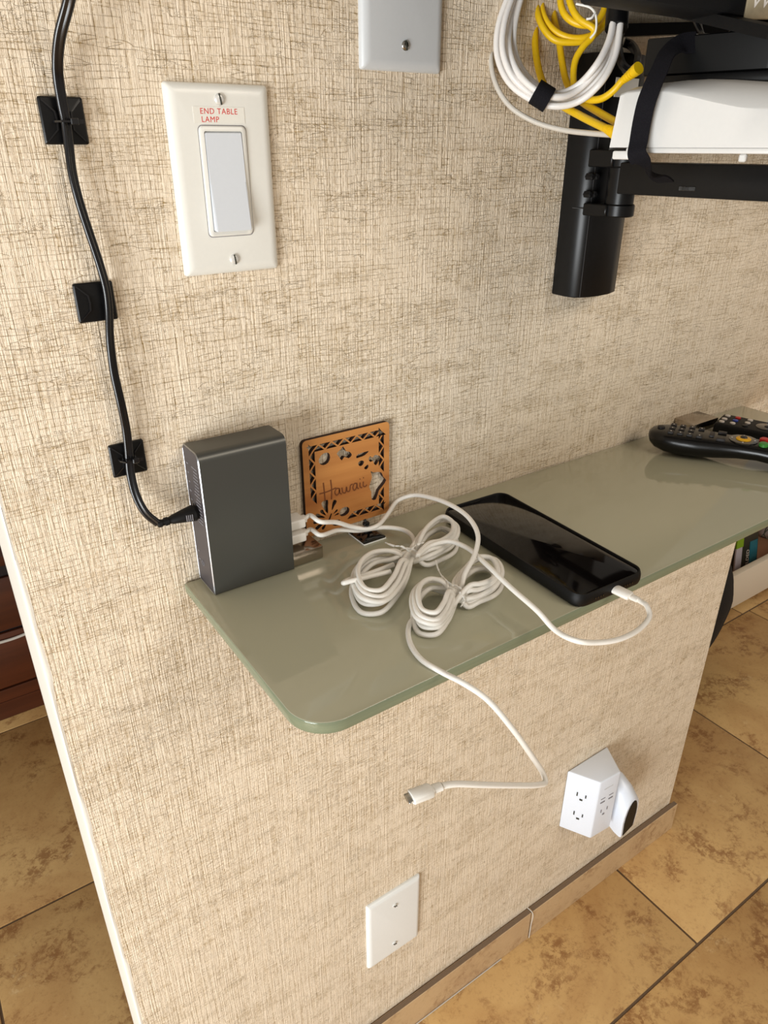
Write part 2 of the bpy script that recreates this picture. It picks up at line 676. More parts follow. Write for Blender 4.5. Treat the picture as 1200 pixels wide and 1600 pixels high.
rows_of(0, 3.4, .49, [-2.2, -1.695, -1.19, -.685, -.18, .325, .83, 1.335, 1.84, 2.345], [.1, .3, .5, .42, .19, .16, .3, .1, .4])
rows_of(-2.4, 0, .49, [-1.988, -1.488, -.988, -.488, .012, .512, 1.012, 1.512, 2.012], [-.2, -.4, -.1, -.3, -.303, -.04, -.3, -.1])

wb = obj('wall_back', bx(-3, 4.2, 3.0, 3.1, 0, 2.45), M['cream'])
tag(wb, 'plain cream wall at the far side of the room', None, kind='structure')

# ================================================================== GLASS SHELF
S = .8798
sh = thing('wall_shelf', (.35, -.1, S - .010), 'grey-green glass shelf with a rounded front corner, mounted along the papered wall', 'shelf')
SX0, SX1, SY0, SY1 = -.031, .752, -.2055, -.0015
poly = rrect(SX0, SX1, SY0, SY1, [.028, .028, 0, 0], 10)
b = prism(poly, 'z', S - .0095, S, .0009, 2, True)
for f in b.faces:
    f.material_index = 0 if abs(f.normal.z) > .9 else 1
obj('glass_panel', b, [M['shelf'], M['shelfedge']], sh, 50)
for cx0, cx1 in ((.034, .0815), (.602, .649)):
    cl = thing('shelf_clamp', (cx0, -.03, S - .02), 'x', 'shelf clamp', 'clamps holding the glass shelf')
    bm = bx(cx0, cx1, -.0305, -.0006, S + .0003, S + .0125, .0012, 2)
    obj('upper_jaw', bm, M['chrome'], cl)
    obj('lower_jaw', bx(cx0, cx1, -.0305, -.0006, S - .022, S - .0098, .0012, 2), M['chrome'], cl)
    tag(cl, 'square brushed metal shelf clamp ' + ('beside the dark charger, under the white plugs' if cx0 < .3 else 'behind the black curvy remote control'))


# ================================================================== WALL PLATES
def screw(parent, x, z, y, r, mat, slot_ang=80, cross=False):
    b = bmesh.new()
    lathe((x, y + .001, z), (x, y - .01, z), [(0, r), (.0016, r), (.0022, r * .85), (.0026, r * .5)], 20, b)
    o = obj('screw', b, mat, parent)
    rot = Matrix.Rotation(math.radians(slot_ang), 3, 'Y')
    bb = box((x, y - .0016, z), (r * 1.9, .0006, r * .26), rot=rot)
    if cross:
        box((x, y - .0016, z), (r * .26, .0006, r * 1.2), rot=rot, bm=bb)
    obj('slot', bb, M['packdark'], o)
    return o


def plate_mesh(x0, x1, z0, z1, d, e, r=.002):
    """pillow plate: outer rim at wall, sloped border, flat face at y=-d"""
    b = bmesh.new()
    rings = []
    for (ins, y) in ((0, -.0005), (0, -d * .35), (e * .12, -d * .62), (e * .4, -d * .86), (e * .75, -d * .97), (e, -d)):
        rings.append([b.verts.new((p[0], y, p[1])) for p in rrect(x0 + ins, x1 - ins, z0 + ins, z1 - ins, r, 4)])
    n = len(rings[0])
    for i in range(len(rings) - 1):
        for k in range(n):
            b.faces.new((rings[i][k], rings[i][(k + 1) % n], rings[i + 1][(k + 1) % n], rings[i + 1][k]))
    b.faces.new(rings[-1])
    b.faces.new(rings[0][::-1])
    return b


PX0, PX1, PZ0, PZ1 = 0, .0699, 1.1148, 1.2292
sw = thing('light_switch', (.035, 0, PZ0), 'ivory rocker light switch with red END TABLE LAMP label on the wall', 'light switch')
obj('cover_plate', plate_mesh(PX0, PX1, PZ0, PZ1, .0062, .0065), M['plate'], sw)
rx0, rx1, rz0, rz1 = .0184, .0508, 1.1393, 1.2055
# frame around the rocker (ring)
b = bmesh.new()
o_ = rrect(rx0, rx1, rz0, rz1, .003, 4)
i_ = rrect(rx0 + .0032, rx1 - .0032, rz0 + .0032, rz1 - .0032, .001, 4)
ro = [[b.verts.new((p[0], y, p[1])) for p in q] for q, y in ((o_, -.0062), (rrect(rx0 + .0003, rx1 - .0003, rz0 + .0003, rz1 - .0003, .003, 4), -.0072), (rrect(rx0 + .001, rx1 - .001, rz0 + .001, rz1 - .001, .0025, 4), -.0077), (i_, -.0077), (i_, -.0064))]
n = len(ro[0])
for i in range(4):
    for k in range(n):
        b.faces.new((ro[i][k], ro[i][(k + 1) % n], ro[i + 1][(k + 1) % n], ro[i + 1][k]))
obj('switch_frame', b, M['plate'], sw)
g = bmesh.new()
q = rrect(rx0 - .0004, rx1 + .0004, rz0 - .0004, rz1 + .0004, .003, 4)
q2 = rrect(rx0 + .0002, rx1 - .0002, rz0 + .0002, rz1 - .0002, .003, 4)
va = [g.verts.new((p[0], -.00628, p[1])) for p in q]
vb = [g.verts.new((p[0], -.00628, p[1])) for p in q2]
for k in range(n):
    g.faces.new((va[k], va[(k + 1) % n], vb[(k + 1) % n], vb[k]))
obj('frame_gap', g, M['print'], sw)
# rocker paddle, lower half pressed outwards
x0, x1, z0, z1 = rx0 + .0036, rx1 - .0036, rz0 + .0036, rz1 - .0036
b = bmesh.new()
prof = [(z1, -.0065), (z1 - .0006, -.0078), (z1 - .012, -.0080), ((z0 + z1) / 2, -.0088), (z0 + .001, -.0128), (z0, -.0124), (z0, -.0065)]
L = [b.verts.new((x0, y, z)) for z, y in prof]
Rr = [b.verts.new((x1, y, z)) for z, y in prof]
for i in range(len(prof) - 1):
    b.faces.new((L[i], L[i + 1], Rr[i + 1], Rr[i]))
b.faces.new(L); b.faces.new(Rr[::-1]); b.faces.new((L[0], Rr[0], Rr[-1], L[-1]))
bmesh.ops.bevel(b, geom=[e for e in b.edges if abs(e.verts[0].co.x - e.verts[1].co.x) < 1e-6], offset=.0005, segments=2, affect='EDGES')
obj('rocker', b, M['rocker'], sw, 25, label='white rocker paddle')
screw(sw, .0346, 1.2203, -.0062, .0034, M['screw'], 80)
screw(sw, .0350, 1.1240, -.0062, .0034, M['screw'], 83)
lb = obj('label_sticker', bx(.0163, .0508, -.00645, -.0060, 1.2068, 1.2160), M['label'], sw, label='clear-edged sticker with red lettering')
b = text_bm('END TABLE', .0046, (.0206, -.00650, 1.2120), (1, 0, 0), (0, 0, 1), .00003, 1.10)
join(b, text_bm('LAMP', .0046, (.0211, -.00650, 1.2074), (1, 0, 0), (0, 0, 1), .00003, 1.10))
obj('lettering', b, M['red'], lb, smooth=False)

bp = thing('blank_wall_plate', (.178, 0, 1.2415), 'pale blank cover plate at the top, one slotted screw near its lower edge', 'wall plate')
obj('cover_plate', plate_mesh(.1432,   .2138, 1.2415, 1.356, .0062, .0065), M['greyplate'], bp)
screw(bp, .1790, 1.2572, -.0062, .0032, M['steel'], 80)
screw(bp, .1790, 1.3404, -.0062, .0032, M['steel'], 80)

lp = thing('blank_wall_plate', (.178, 0, .203), 'white blank cover plate low on the wall below the shelf', 'wall plate')
P0 = [ay(570, 1420), ay(655, 1359), ay(650, 1458), ay(573, 1511)]
obj('cover_plate', plate_mesh(.1362, .2204, .2045, .3335, .0062, .006), M['lowplate'], lp)
screw(lp, .178, .3075, -.0062, .0034, M['screw'], 30, True)
screw(lp, .178, .2275, -.0062, .0034, M['screw'], 30, True)


# ================================================================== CORD MOUNTS + BLACK CORD
def cord_mount(cx, cz, label, tie=True, rotd=2):
    t = thing('cable_tie_mount', (cx, -.0006, cz), label, 'cable clip', 'adhesive mounts holding the black cord')
    s = .0122
    R_ = Matrix.Rotation(math.radians(rotd), 3, 'Y')

    def P(x, y, z):
        v = R_ @ Vector((x, 0, z))
        return (cx + v.x, y, cz + v.z)
    b = bmesh.new()
    rings = []
    for (h, y, r) in ((s, -.0006, .0012), (s, -.0022, .0012), (s - .0008, -.0030, .001), (s * .42, -.0035, .0008), (s * .36, -.0036, .0008)):
        rings.append([b.verts.new(P(p[0], y, p[1])) for p in rrect(-h, h, -h, h, r, 3)])
    m = len(rings[0])
    for i in range(len(rings) - 1):
        for k in range(m):
            b.faces.new((rings[i][k], rings[i][(k + 1) % m], rings[i + 1][(k + 1) % m], rings[i + 1][k]))
    b.faces.new(rings[-1]); b.faces.new(rings[0][::-1])
    obj('base_plate', b, M['black'], t)
    b = bmesh.new()
    for a, c in ((-1, 1), (1, 1), (1, -1), (-1, -1)):
        sweep([Vector(P(a * s * .86, -.0033, c * s * .86)), Vector(P(a * s * .38, -.0045, c * s * .38))], [(-.0004, -.0006), (.0004, -.0006), (.0004, .0003), (-.0004, .0003)], bm=b, up=(0, -1, 0))
    for a in (-1, 1):
        sweep([Vector(P(a * s * .38, -.0045, s * .40)), Vector(P(a * s * .34, -.0047, 0)), Vector(P(a * s * .38, -.0045, -s * .40))], [(-.0005, -.0006), (.0005, -.0006), (.0005, .0003), (-.0005, .0003)], bm=b, up=(0, -1, 0))
    obj('rib', b, M['cordblack'], t)
    return t


cord_px = [(118, -60, .040), (108, 0, .028), (93, 60, .018), (90, 110, .011), (97, 160, .0085), (103, 190, .0080), (108, 230, .0085), (113, 270, .010),
           (124, 315, .011), (140, 365, .010), (155, 410, .009), (166, 450, .0085), (170, 480, .0085), (172, 530, .0095), (178, 580, .010),
           (189, 630, .010), (197, 670, .0085), (201, 705, .0080), (204, 740, .0085), (213, 775, .011), (228, 802, .014), (247, 818, .0165)]
cord = [ay(x, y, -d) for x, y, d in cord_px]
c_ = cord[0]
cord = [(c_[0] + .035, -.03, c_[2] + .62), (c_[0] + .030, -.035, c_[2] + .30), (c_[0] + .012, -.045, c_[2] + .08)] + cord
m1 = ay(98, 189); m2 = ay(148, 471); m3 = ay(199, 715)
tm1 = cord_mount(m1[0], m1[2], 'highest of the three black square cord mounts, left of the light switch', rotd=0)
tm2 = cord_mount(m2[0], m2[2], 'middle of the three black square cord mounts, cord crossing its right side', rotd=0)
tm3 = cord_mount(m3[0], m3[2], 'lowest of the three black square cord mounts, beside the dark charger', rotd=0)
for tm, px, col in ((tm1, (103, 190), 1), (tm3, (201, 718), 0)):
    c = Vector(ay(*px, -.0082))
    b = bmesh.new()
    ring = [(c.x + a, c.y + q, c.z) for a, q in ((-.0052, .004), (-.0050, 0), (-.0030, -.0040), (.0030, -.0040), (.0050, 0), (.0052, .004))]
    sweep([Vector(p) for p in ring], [(-.0011, -.0005), (.0011, -.0005), (.0011, .0005), (-.0011, .0005)], bm=b, up=(0, 0, 1))
    # the long sides of the band run up and down the cord
    box((c.x + .0036, c.y - .0046, c.z), (.0044, .0030, .0036), .0005, 1, bm=b)
    box((c.x + .0072, c.y - .0044, c.z), (.0030, .0014, .0022), bm=b)
    obj('zip_tie', b, M['cordblack'], tm)

pc = thing('power_cord', ay(130, 340), 'black flat twin power cord running down the wall into the dark charger', 'power cord')
# figure-of-eight profile
h = .0014
prof = []
for k in range(9):
    a = math.radians(-130 + 260 * k / 8)
    prof.append((h + .0017 * math.cos(a), .0017 * math.sin(a)))
for k in range(9):
    a = math.radians(50 + 260 * k / 8)
    prof.append((-h + .0017 * math.cos(a), .0017 * math.sin(a)))
tw = lambda s: (math.sin(s * 5.2 - 1.2) * .75, -1, 0)
obj('cord', sweep(spline(cord, 8), prof, up=tw), M['cordblack'], pc, 60)
pA = Vector(ay(246, 819, -.0165)); pB = Vector(ay(312, 814, -.0165))
pB = Vector((-.0185, -.0168, pA.z + .0015))
d_ = (pB - pA)
Lp = d_.length
obj('plug', lathe(pA, pB, [(0, .0030), (Lp * .04, .0036), (Lp * .1, .0036), (Lp * .11, .0030), (Lp * .17, .0030), (Lp * .18, .0038), (Lp * .27, .0038), (Lp * .28, .0032), (Lp * .33, .0034), (Lp * .36, .0040), (Lp * .6, .0056), (Lp * .85, .0072), (Lp * .93, .0076), (Lp * .935, .0066), (Lp * 1., .0066)], 20, squash=.8), M['blackmat'], pc)
gb = bmesh.new()
for k in range(4):
    box((pB.x - .010 + .0014 * k, pB.y - .0064 - .0002 * k, pB.z), (.0005, .0008, .0050), bm=gb)
obj('plug_marking', gb, M['print'], pc)

# ================================================================== CHARGER
ch = thing('charging_station', (.017, -.017, S), 'dark grey metal desktop charger block standing on end of the glass shelf', 'charger')
BX0, BX1, BY0, BY1, BZ1 = -.0180, .0520, -.0330, -.0015, .9985
poly = rrect(BY0, BY1, S + .0002, BZ1, [.003, .003, .006, .006], 6)
poly = [(y, z) for y, z in rrect(BY0, BY1, S + .0002, BZ1, [.0015, .0015, .004, .0065], 7)]
obj('housing', prism(poly, 'x', BX0 + .0006, BX1), M['gunmetal'], ch, 30)
# bright chamfer around the left end
def inset(poly, d):
    cy = sum(p[0] for p in poly) / len(poly); cz = sum(p[1] for p in poly) / len(poly)
    hy, hz = (BY1 - BY0) / 2, (BZ1 - S) / 2
    cy, cz = (BY0 + BY1) / 2, (S + BZ1) / 2
    return [(cy + (p[0] - cy) * (hy - d) / hy, cz + (p[1] - cz) * (hz - d) / hz) for p in poly]
b = bmesh.new()
r0 = [b.verts.new((BX0 + .0006, p[0], p[1])) for p in poly]
r1 = [b.verts.new((BX0 - .0001, p[0], p[1])) for p in inset(poly, .0007)]
r2 = [b.verts.new((BX0 + .0004, p[0], p[1])) for p in inset(poly, .0011)]
n = len(poly)
for A, B in ((r0, r1), (r1, r2)):
    for k in range(n):
        b.faces.new((A[k], A[(k + 1) % n], B[(k + 1) % n], B[k]))
obj('chamfer', b, M['silver'], ch, 60, label='bright chamfered edge')
ec = obj('end_panel', prism(inset(poly, .0011), 'x', BX0 + .0001, BX0 + .0008), M['endcap'], ch, label='dark end panel with small print')
b = bmesh.new()
random.seed(3)
for k in range(22):                      # fine print too small to read: short lines of marks
    z = BZ1 - .014 - k * .0028
    if .914 < z < .938:
        continue
    yy = BY0 + .006
    while yy < BY0 + .016 - random.random() * .003:
        l_ = .0008 + random.random() * .0016
        box((BX0 - .00002, yy + l_ / 2, z), (.0002, l_, .0009), bm=b)
        yy += l_ + .0006
for k in range(12):
    z = BZ1 - .014 - k * .0075
    if .914 < z < .938:
        continue
    box((BX0 - .00002, BY0 + .0245, z), (.0002, .0035 * (.5 + random.random() * .5), .0010), bm=b)
ringc = [(BX0 - .0001, BY0 + .020 + .0026 * math.cos(a), .951 + .0026 * math.sin(a)) for a in np.linspace(0, 2 * math.pi, 14)[:-1]]
tube(ringc, .0002, 4, 1, True, b)
ringc = [(BX0 - .0001, BY0 + .018 + .0022 * math.cos(a), .901 + .0022 * math.sin(a)) for a in np.linspace(0, 2 * math.pi, 14)[:-1]]
tube(ringc, .0002, 4, 1, True, b)
tag(obj('fine_print', b, M['print'], ec, smooth=False), kind='stuff')
obj('port_panel', prism(inset(poly, .0012), 'x', BX1 - .0002, BX1 + .0004), M['blackmat'], ch)
pl = ch

# ================================================================== COASTER
co = thing('wooden_coaster', (.123, -.0006, .8885), 'square bamboo Hawaii coaster with cut-out islands, fixed to the wallpaper', 'coaster')
CX0, CX1, CZ0, CZ1 = .0800, .1672, .8885, .9782
CW, CHh = CX1 - CX0, CZ1 - CZ0
loops = []


def sp(pts):
    loops.append([(p[0] * CW, p[1] * CHh) for p in pts])


def smooth2(pts, per=3):
    return [(v.x, v.y) for v in spline([(a, b_, 0) for a, b_ in pts], per, True)]


sp(rrect(0, 1, 0, 1, .045, 4))
# border of triangles: alternately pointing in and out
NB = 12
lo, hi, th = .066, .934, .064
step = (hi - lo) / NB


def tri_row(fn, ks, flip0=0):
    for k in ks:
        a = lo + k * step
        g_ = .011
        c_ = a + step / 2
        if (k + flip0) % 2 == 0:
            tri = [(c_ - step + g_, .0), (c_ + step - g_, .0), (c_, th - .012)]
        else:
            tri = [(c_ - step + g_, th), (c_ + step - g_, th), (c_, .012)]
        sp([fn(*p) for p in tri])


tri_row(lambda a, d: (a, hi - d), range(0, NB))                 # top
tri_row(lambda a, d: (hi - d, a), [0, 1, 2, 6, 7, 8, 9, 10, 11])                 # right, open at the big island
tri_row(lambda a, d: (a, lo + d), [6, 7, 8, 9, 10, 11])                 # bottom, right of the flower
tri_row(lambda a, d: (lo + d, a), [4, 5, 6, 7, 8, 9, 10, 11], 1)              # left
# islands (x right, y up, unit square)
isl = [
    [(.170, .770), (.185, .735), (.225, .715), (.275, .730), (.298, .775), (.285, .825), (.235, .835), (.195, .815)],
    [(.375, .800), (.400, .760), (.430, .715), (.460, .745), (.510, .720), (.548, .745), (.520, .785), (.480, .800), (.450, .855), (.420, .830)],
    [(.600, .700), (.640, .700), (.700, .708), (.750, .740), (.700, .742), (.640, .738), (.605, .728)],
    [(.618, .640), (.640, .605), (.675, .612), (.690, .645), (.650, .662)],
    [(.690, .572), (.715, .552), (.742, .572), (.738, .600), (.708, .588)],
    [(.745, .655), (.768, .620), (.800, .625), (.812, .590), (.835, .570), (.870, .610), (.885, .645), (.855, .672), (.820, .680), (.790, .660), (.765, .682)],
    [(.770, .520), (.800, .500), (.860, .490), (.905, .470), (.925, .420), (.962, .375), (.915, .320), (.870, .280), (.830, .190), (.780, .205), (.775, .290), (.750, .350), (.770, .410), (.785, .455)],
]
for q in isl:
    sp(smooth2(q, 2))
# hibiscus: petals as slit cut-outs round a centre
fc = (.262, .135)


def rotp(p, a):
    c, s_ = math.cos(a), math.sin(a)
    return (fc[0] + p[0] * c - p[1] * s_, fc[1] + p[0] * s_ + p[1] * c)


for ang, r0_, r1_, wd in ((102, .06, .215, .040), (66, .085, .20, .024), (128, .055, .15, .018), (152, .05, .175, .022), (176, .05, .185, .024), (202, .05, .175, .022),
                          (228, .05, .13, .018), (34, .06, .125, .012), (12, .06, .12, .010)):
    a = math.radians(ang)
    sp(smooth2([rotp(p, a) for p in ((r0_, 0), (r0_ + (r1_ - r0_) * .5, wd * .8), (r1_ - .01, wd), (r1_, 0), (r1_ - .015, -wd * .9), (r0_ + (r1_ - r0_) * .5, -wd * .5))], 2))
sp(smooth2([(.385, .150), (.400, .195), (.455, .210), (.500, .185), (.498, .140), (.450, .115), (.405, .120)], 2))
sp(smooth2([(.300, .050), (.300, .085), (.340, .100), (.385, .085), (.400, .045), (.360, .028)], 2))
a_ = [(.235, .080), (.250, .120), (.285, .185), (.297, .180), (.268, .110), (.252, .070)]
sp(a_)
from mathutils.geometry import delaunay_2d_cdt


def inside(pt, lp_):
    x, y = pt
    c_, j = False, len(lp_) - 1
    for i in range(len(lp_)):
        (xi, yi), (xj, yj) = lp_[i], lp_[j]
        if (yi > y) != (yj > y) and x < (xj - xi) * (y - yi) / (yj - yi) + xi:
            c_ = not c_
        j = i
    return c_


vv, ee = [], []
for lp_ in loops:
    n0 = len(vv)
    vv += [Vector(p) * 100 for p in lp_]
    ee += [(n0 + i, n0 + (i + 1) % len(lp_)) for i in range(len(lp_))]
ov, _e, of, *_r = delaunay_2d_cdt(vv, ee, [], 0, 1e-6)
ov = [v / 100 for v in ov]
keep = []
for f in of:
    c_ = (ov[f[0]] + ov[f[1]] + ov[f[2]]) / 3
    if inside(c_, loops[0]) and not any(inside(c_, q) for q in loops[1:]):
        keep.append(f)
b = bmesh.new()
YF, YB = -.0050, -.0010
vf = [b.verts.new((CX0 + v.x, YF, CZ0 + v.y)) for v in ov]
vb = [b.verts.new((CX0 + v.x, YB, CZ0 + v.y)) for v in ov]
cnt = {}
for f in keep:
    b.faces.new([vf[i] for i in f])
    b.faces.new([vb[i] for i in f][::-1])
    for i in range(3):
        k = tuple(sorted((f[i], f[(i + 1) % 3])))
        cnt[k] = cnt.get(k, 0) + 1
for (i, j), k in cnt.items():
    if k == 1:
        b.faces.new((vf[i], vf[j], vb[j], vb[i])).material_index = 1
for v in [v for v in b.verts if not v.link_faces]:
    b.verts.remove(v)
obj('board', b, [M['bamboo'], M['burnt']], co, smooth=False)


def co_pt(u, v, y=-.0051):
    return (CX0 + u * CW, y, CZ0 + v * CHh)


strokes = [
    [(.215, .545), (.222, .45), (.228, .345)], [(.300, .555), (.308, .45), (.302, .345)], [(.165, .440), (.25, .440), (.36, .455)],
    [(.395, .440), (.365, .445), (.345, .410), (.365, .375), (.395, .395), (.400, .440), (.402, .390), (.425, .372)],
    [(.430, .440), (.440, .385), (.470, .375), (.485, .435), (.492, .385), (.520, .380), (.535, .440), (.560, .445)],
    [(.610, .440), (.580, .445), (.562, .405), (.580, .372), (.605, .395), (.612, .440), (.616, .390), (.635, .378)],
    [(.650, .440), (.652, .390), (.675, .378)], [(.690, .440), (.692, .390), (.715, .380), (.735, .395)],
    [(.648, .475), (.654, .480)], [(.690, .478), (.697, .483)],
]
b = bmesh.new()
for st in strokes:
    sweep(spline([co_pt(u * .98, v - .01) for u, v in st], 4), [(-.0006, -.0001), (.0006, -.0001), (.0006, .00012), (-.0006, .00012)], bm=b, up=(0, -1, 0))
obj('engraved_word', b, M['engrave'], co, smooth=False, label='engraved script word Hawaii')

# ================================================================== SMALL MOUNT ON SHELF
sm = thing('cable_tie_mount', (.133, -.019, S), 'black square adhesive mount lying on the glass shelf, tie upright', 'cable clip', None)
obj('foam_pad', bx(.1215, .1450, -.0325, -.0062, S + .0001, S + .0012), M['foam'], sm, label='white foam pad')
b = bmesh.new()
rings = []
for (i_, z) in ((0, S + .0012), (0, S + .0026), (.0008, S + .0032), (.0070, S + .0048)):
    rings.append([b.verts.new((p[0], p[1], z)) for p in rrect(.1217 + i_, .1448 - i_, -.0323 + i_, -.0064 - i_, .001, 3)])
m = len(rings[0])
for i in range(3):
    for k in range(m):
        b.faces.new((rings[i][k], rings[i][(k + 1) % m], rings[i + 1][(k + 1) % m], rings[i + 1][k]))
b.faces.new(rings[-1]); b.faces.new(rings[0][::-1])
obj('base_plate', b, M['blackgloss'], sm)
b = bmesh.new()
box((.1333, -.0195, S + .0056), (.0075, .0055, .0018), .0004, 1, bm=b)
obj('saddle', b, M['black'], sm)
b = bmesh.new()
tp = Vector(az(572, 818, S + .0200)); base_ = Vector((.1345, -.0205, S + .0060))
sweep(spline([base_, (base_ + tp) / 2 + Vector((0, -.002, 0)), tp + Vector((0, -.0005, .000)), tp + Vector((-.001, .001, .004))], 5), [(-.0012, -.0006), (.0012, -.0006), (.0012, .0006), (-.0012, .0006)], bm=b, up=(0, -1, 0))
box(tuple(tp), (.0052, .0042, .0034), .0005, 1, bm=b)
obj('zip_tie', b, M['black'], sm)

# ================================================================== PHONE
ph = thing('smartphone', (.241, -.121, S), 'black smartphone in a dark case lying face up, charging, on the shelf', 'phone')
rz = Matrix.Rotation(math.radians(-2.2), 4, 'Z')
PM = Matrix.Translation((.2415, -.1215, S)) @ rz
pw, plh = .0755, .1765


def pbm(bm_):
    bm_.transform(PM)
    return bm_


def slab(hw, hl, z0, z1, r, steps):
    b = bmesh.new()
    rings = []
    for ins, zf in steps:
        rings.append([b.verts.new((p[0], p[1], z0 + (z1 - z0) * zf)) for p in rrect(-hw + ins, hw - ins, -hl + ins, hl - ins, max(.0005, r - ins), 6)])
    m = len(rings[0])
    for i in range(len(rings) - 1):
        for k in range(m):
            b.faces.new((rings[i][k], rings[i][(k + 1) % m], rings[i + 1][(k + 1) % m], rings[i + 1][k]))
    b.faces.new(rings[-1]); b.faces.new(rings[0][::-1])
    return b


obj('case', pbm(slab(pw / 2, plh / 2, .0002, .0118, .011, [(.0022, 0), (.0007, .12), (0, .35), (0, .65), (.0006, .86), (.0012, 1.0), (.0022, 1.0), (.0026, .90)])), M['case'], ph, 40)
obj('screen', pbm(slab(pw / 2 - .0026, plh / 2 - .0026, .0095, .01095, .0085, [(0, 0), (0, .8), (.0004, 1)])), M['screen'], ph, 40, label='dark glossy screen')
b = bmesh.new()
box((0, plh / 2 - .0045, .01100), (.012, .0008, .0002), bm=b)
obj('earpiece', pbm(b), M['case'], ph)
b = bmesh.new()
for s_ in (-1, 1):
    for k in range(4):
        box((s_ * (.012 + .0028 * k), -plh / 2 - .00005, .006), (.0013, .0008, .0013), bm=b)
tag(obj('speaker_hole', pbm(b), M['blackgloss'], ph), kind='stuff')


# ================================================================== WHITE CHARGING CABLES
def usb_plug(parent, tipx, y, z, L_=.0170, wy=.0165, hz=.0082, rotz=0):
    b = bmesh.new()
    x0 = BX1 + .0006
    bx(x0, x0 + L_, y - hz / 2, y + hz / 2, z - wy / 2, z + wy / 2, .0016, 3, bm=b)
    bx(x0 + L_ - .0003, x0 + L_ + .0035, y - .0028, y + .0028, z - .0030, z + .0030, .0008, 2, bm=b)
    return obj('usb_plug', b, M['white'], parent)


R_C = .0020
# ---- plugs leave the charger's right side, one above the other
zu1, zu2, yu = S + .0345, S + .0215, -.0160


def usb_plug2(parent, y, z):
    b = bmesh.new()
    x0 = BX1 + .0005
    bx(x0, x0 + .0175, y - .0080, y + .0080, z - .0042, z + .0042, .0014, 3, bm=b)
    bx(x0 + .0170, x0 + .0215, y - .0030, y + .0030, z - .0026, z + .0026, .0008, 2, bm=b)
    return obj('usb_plug', b, M['white'], parent)


def laps(tie, lobeA, lobeB, n, zA, zB, seed, shrink=.42, start_z=.004):
    """wire laps of a tied bundle: through the tie, round lobe A, back, round lobe B"""
    rnd = random.Random(seed)
    out = []
    tie = Vector(tie)
    for k in range(n):
        f = 1 - shrink * ((k * 2) % n) / n
        fz = (k % n) / max(1, n - 1)
        for lobe, zr in ((lobeA, zA), (lobeB, zB)):
            ang = 2 * math.pi * k / n
            out.append(tie + Vector((.0026 * math.cos(ang), .0026 * math.sin(ang) * .6, zr[2] + .0045 * math.sin(ang))))
            cx = sum(p[0] for p in lobe) / len(lobe)
            cy_ = sum(p[1] for p in lobe) / len(lobe)
            jx, jy = rnd.uniform(-.0012, .0012), rnd.uniform(-.0012, .0012)
            fl_ = f * rnd.uniform(.95, 1.03)
            for i, p in enumerate(lobe):
                end = math.sin(math.pi * (i + .5) / len(lobe))
                q = Vector((cx + (p[0] - cx) * fl_ + jx, cy_ + (p[1] - cy_) * fl_ + jy, 0))
                w_ = 1 - end
                q = q * (1 - .25 * w_) + Vector((tie.x, tie.y, 0)) * (.25 * w_)
                q.z = S + zr[0] + (zr[1] - zr[0]) * fz + .0015 * math.sin(i * 1.3 + k)
                out.append(q)
    return out


def make_lobe(pix, Z):
    return [az(x, y, Z) for x, y in pix]


# bundle 1 (left): tie near the middle
ZB = S + .011
tie1 = az(640, 868, ZB)[:2] + (S,)
A1 = make_lobe([(612, 862), (575, 866), (552, 888), (548, 915), (565, 942), (592, 948), (618, 928), (636, 894)], ZB)
B1 = make_lobe([(650, 850), (668, 826), (694, 815), (712, 826), (714, 846), (696, 862), (670, 874)], ZB)
tie2 = az(712, 926, ZB)[:2] + (S,)
A2 = make_lobe([(690, 908), (665, 906), (648, 922), (644, 948), (655, 975), (680, 982), (698, 966), (708, 944)], ZB)
B2 = make_lobe([(708, 908), (722, 888), (745, 873), (770, 876), (783, 896), (775, 916), (752, 930), (732, 938)], ZB)


def c_connector(parent, p0, p1, tip=.006):
    """usb-c style connector: p0 cable side, p1 metal-tip direction"""
    p0, p1 = Vector(p0), Vector(p1)
    L_ = (p1 - p0).length
    o = obj('connector', lathe(p0, p1, [(0, .0024), (.0005, .0031), (.0055, .0033), (.0058, .0029), (.0066, .0029), (.0069, .0044), (.0080, .0052), (L_ * .97, .0052), (L_, .0045)], 18, squash=.62), M['white'], parent, 40)
    t_ = (p1 - p0).normalized()
    obj('metal_tip', lathe(p1 - t_ * .0005, p1 + t_ * tip, [(0, .0038), (tip, .0038), (tip + .0004, .0034)], 14, squash=.34), M['steel'], o, label='bare metal tip')
    return o


def twist(parent, c, r, wire_dir, tails):
    b = bmesh.new()
    u = Vector(wire_dir).normalized()
    side = Vector((-u.y, u.x, 0))
    loop = []
    for k in range(12):
        a = 2 * math.pi * k / 12
        loop.append(Vector(c) + side * (r * math.cos(a)) + Vector((0, 0, 1)) * (r * .72 * math.sin(a)))
    sweep(spline([p + u * .0006 * math.sin(i * 2.) for i, p in enumerate(loop)], 3, True), circ(.0009, 6, .0006), True, b)
    for tl in tails:
        P = spline(tl, 6)
        sweep(P, circ(.0009, 6, .0005), bm=b, up=lambda s: (math.sin(s * 14), math.cos(s * 14), .3))
    obj('twist_tie', b, M['paperwhite'], parent, 60)


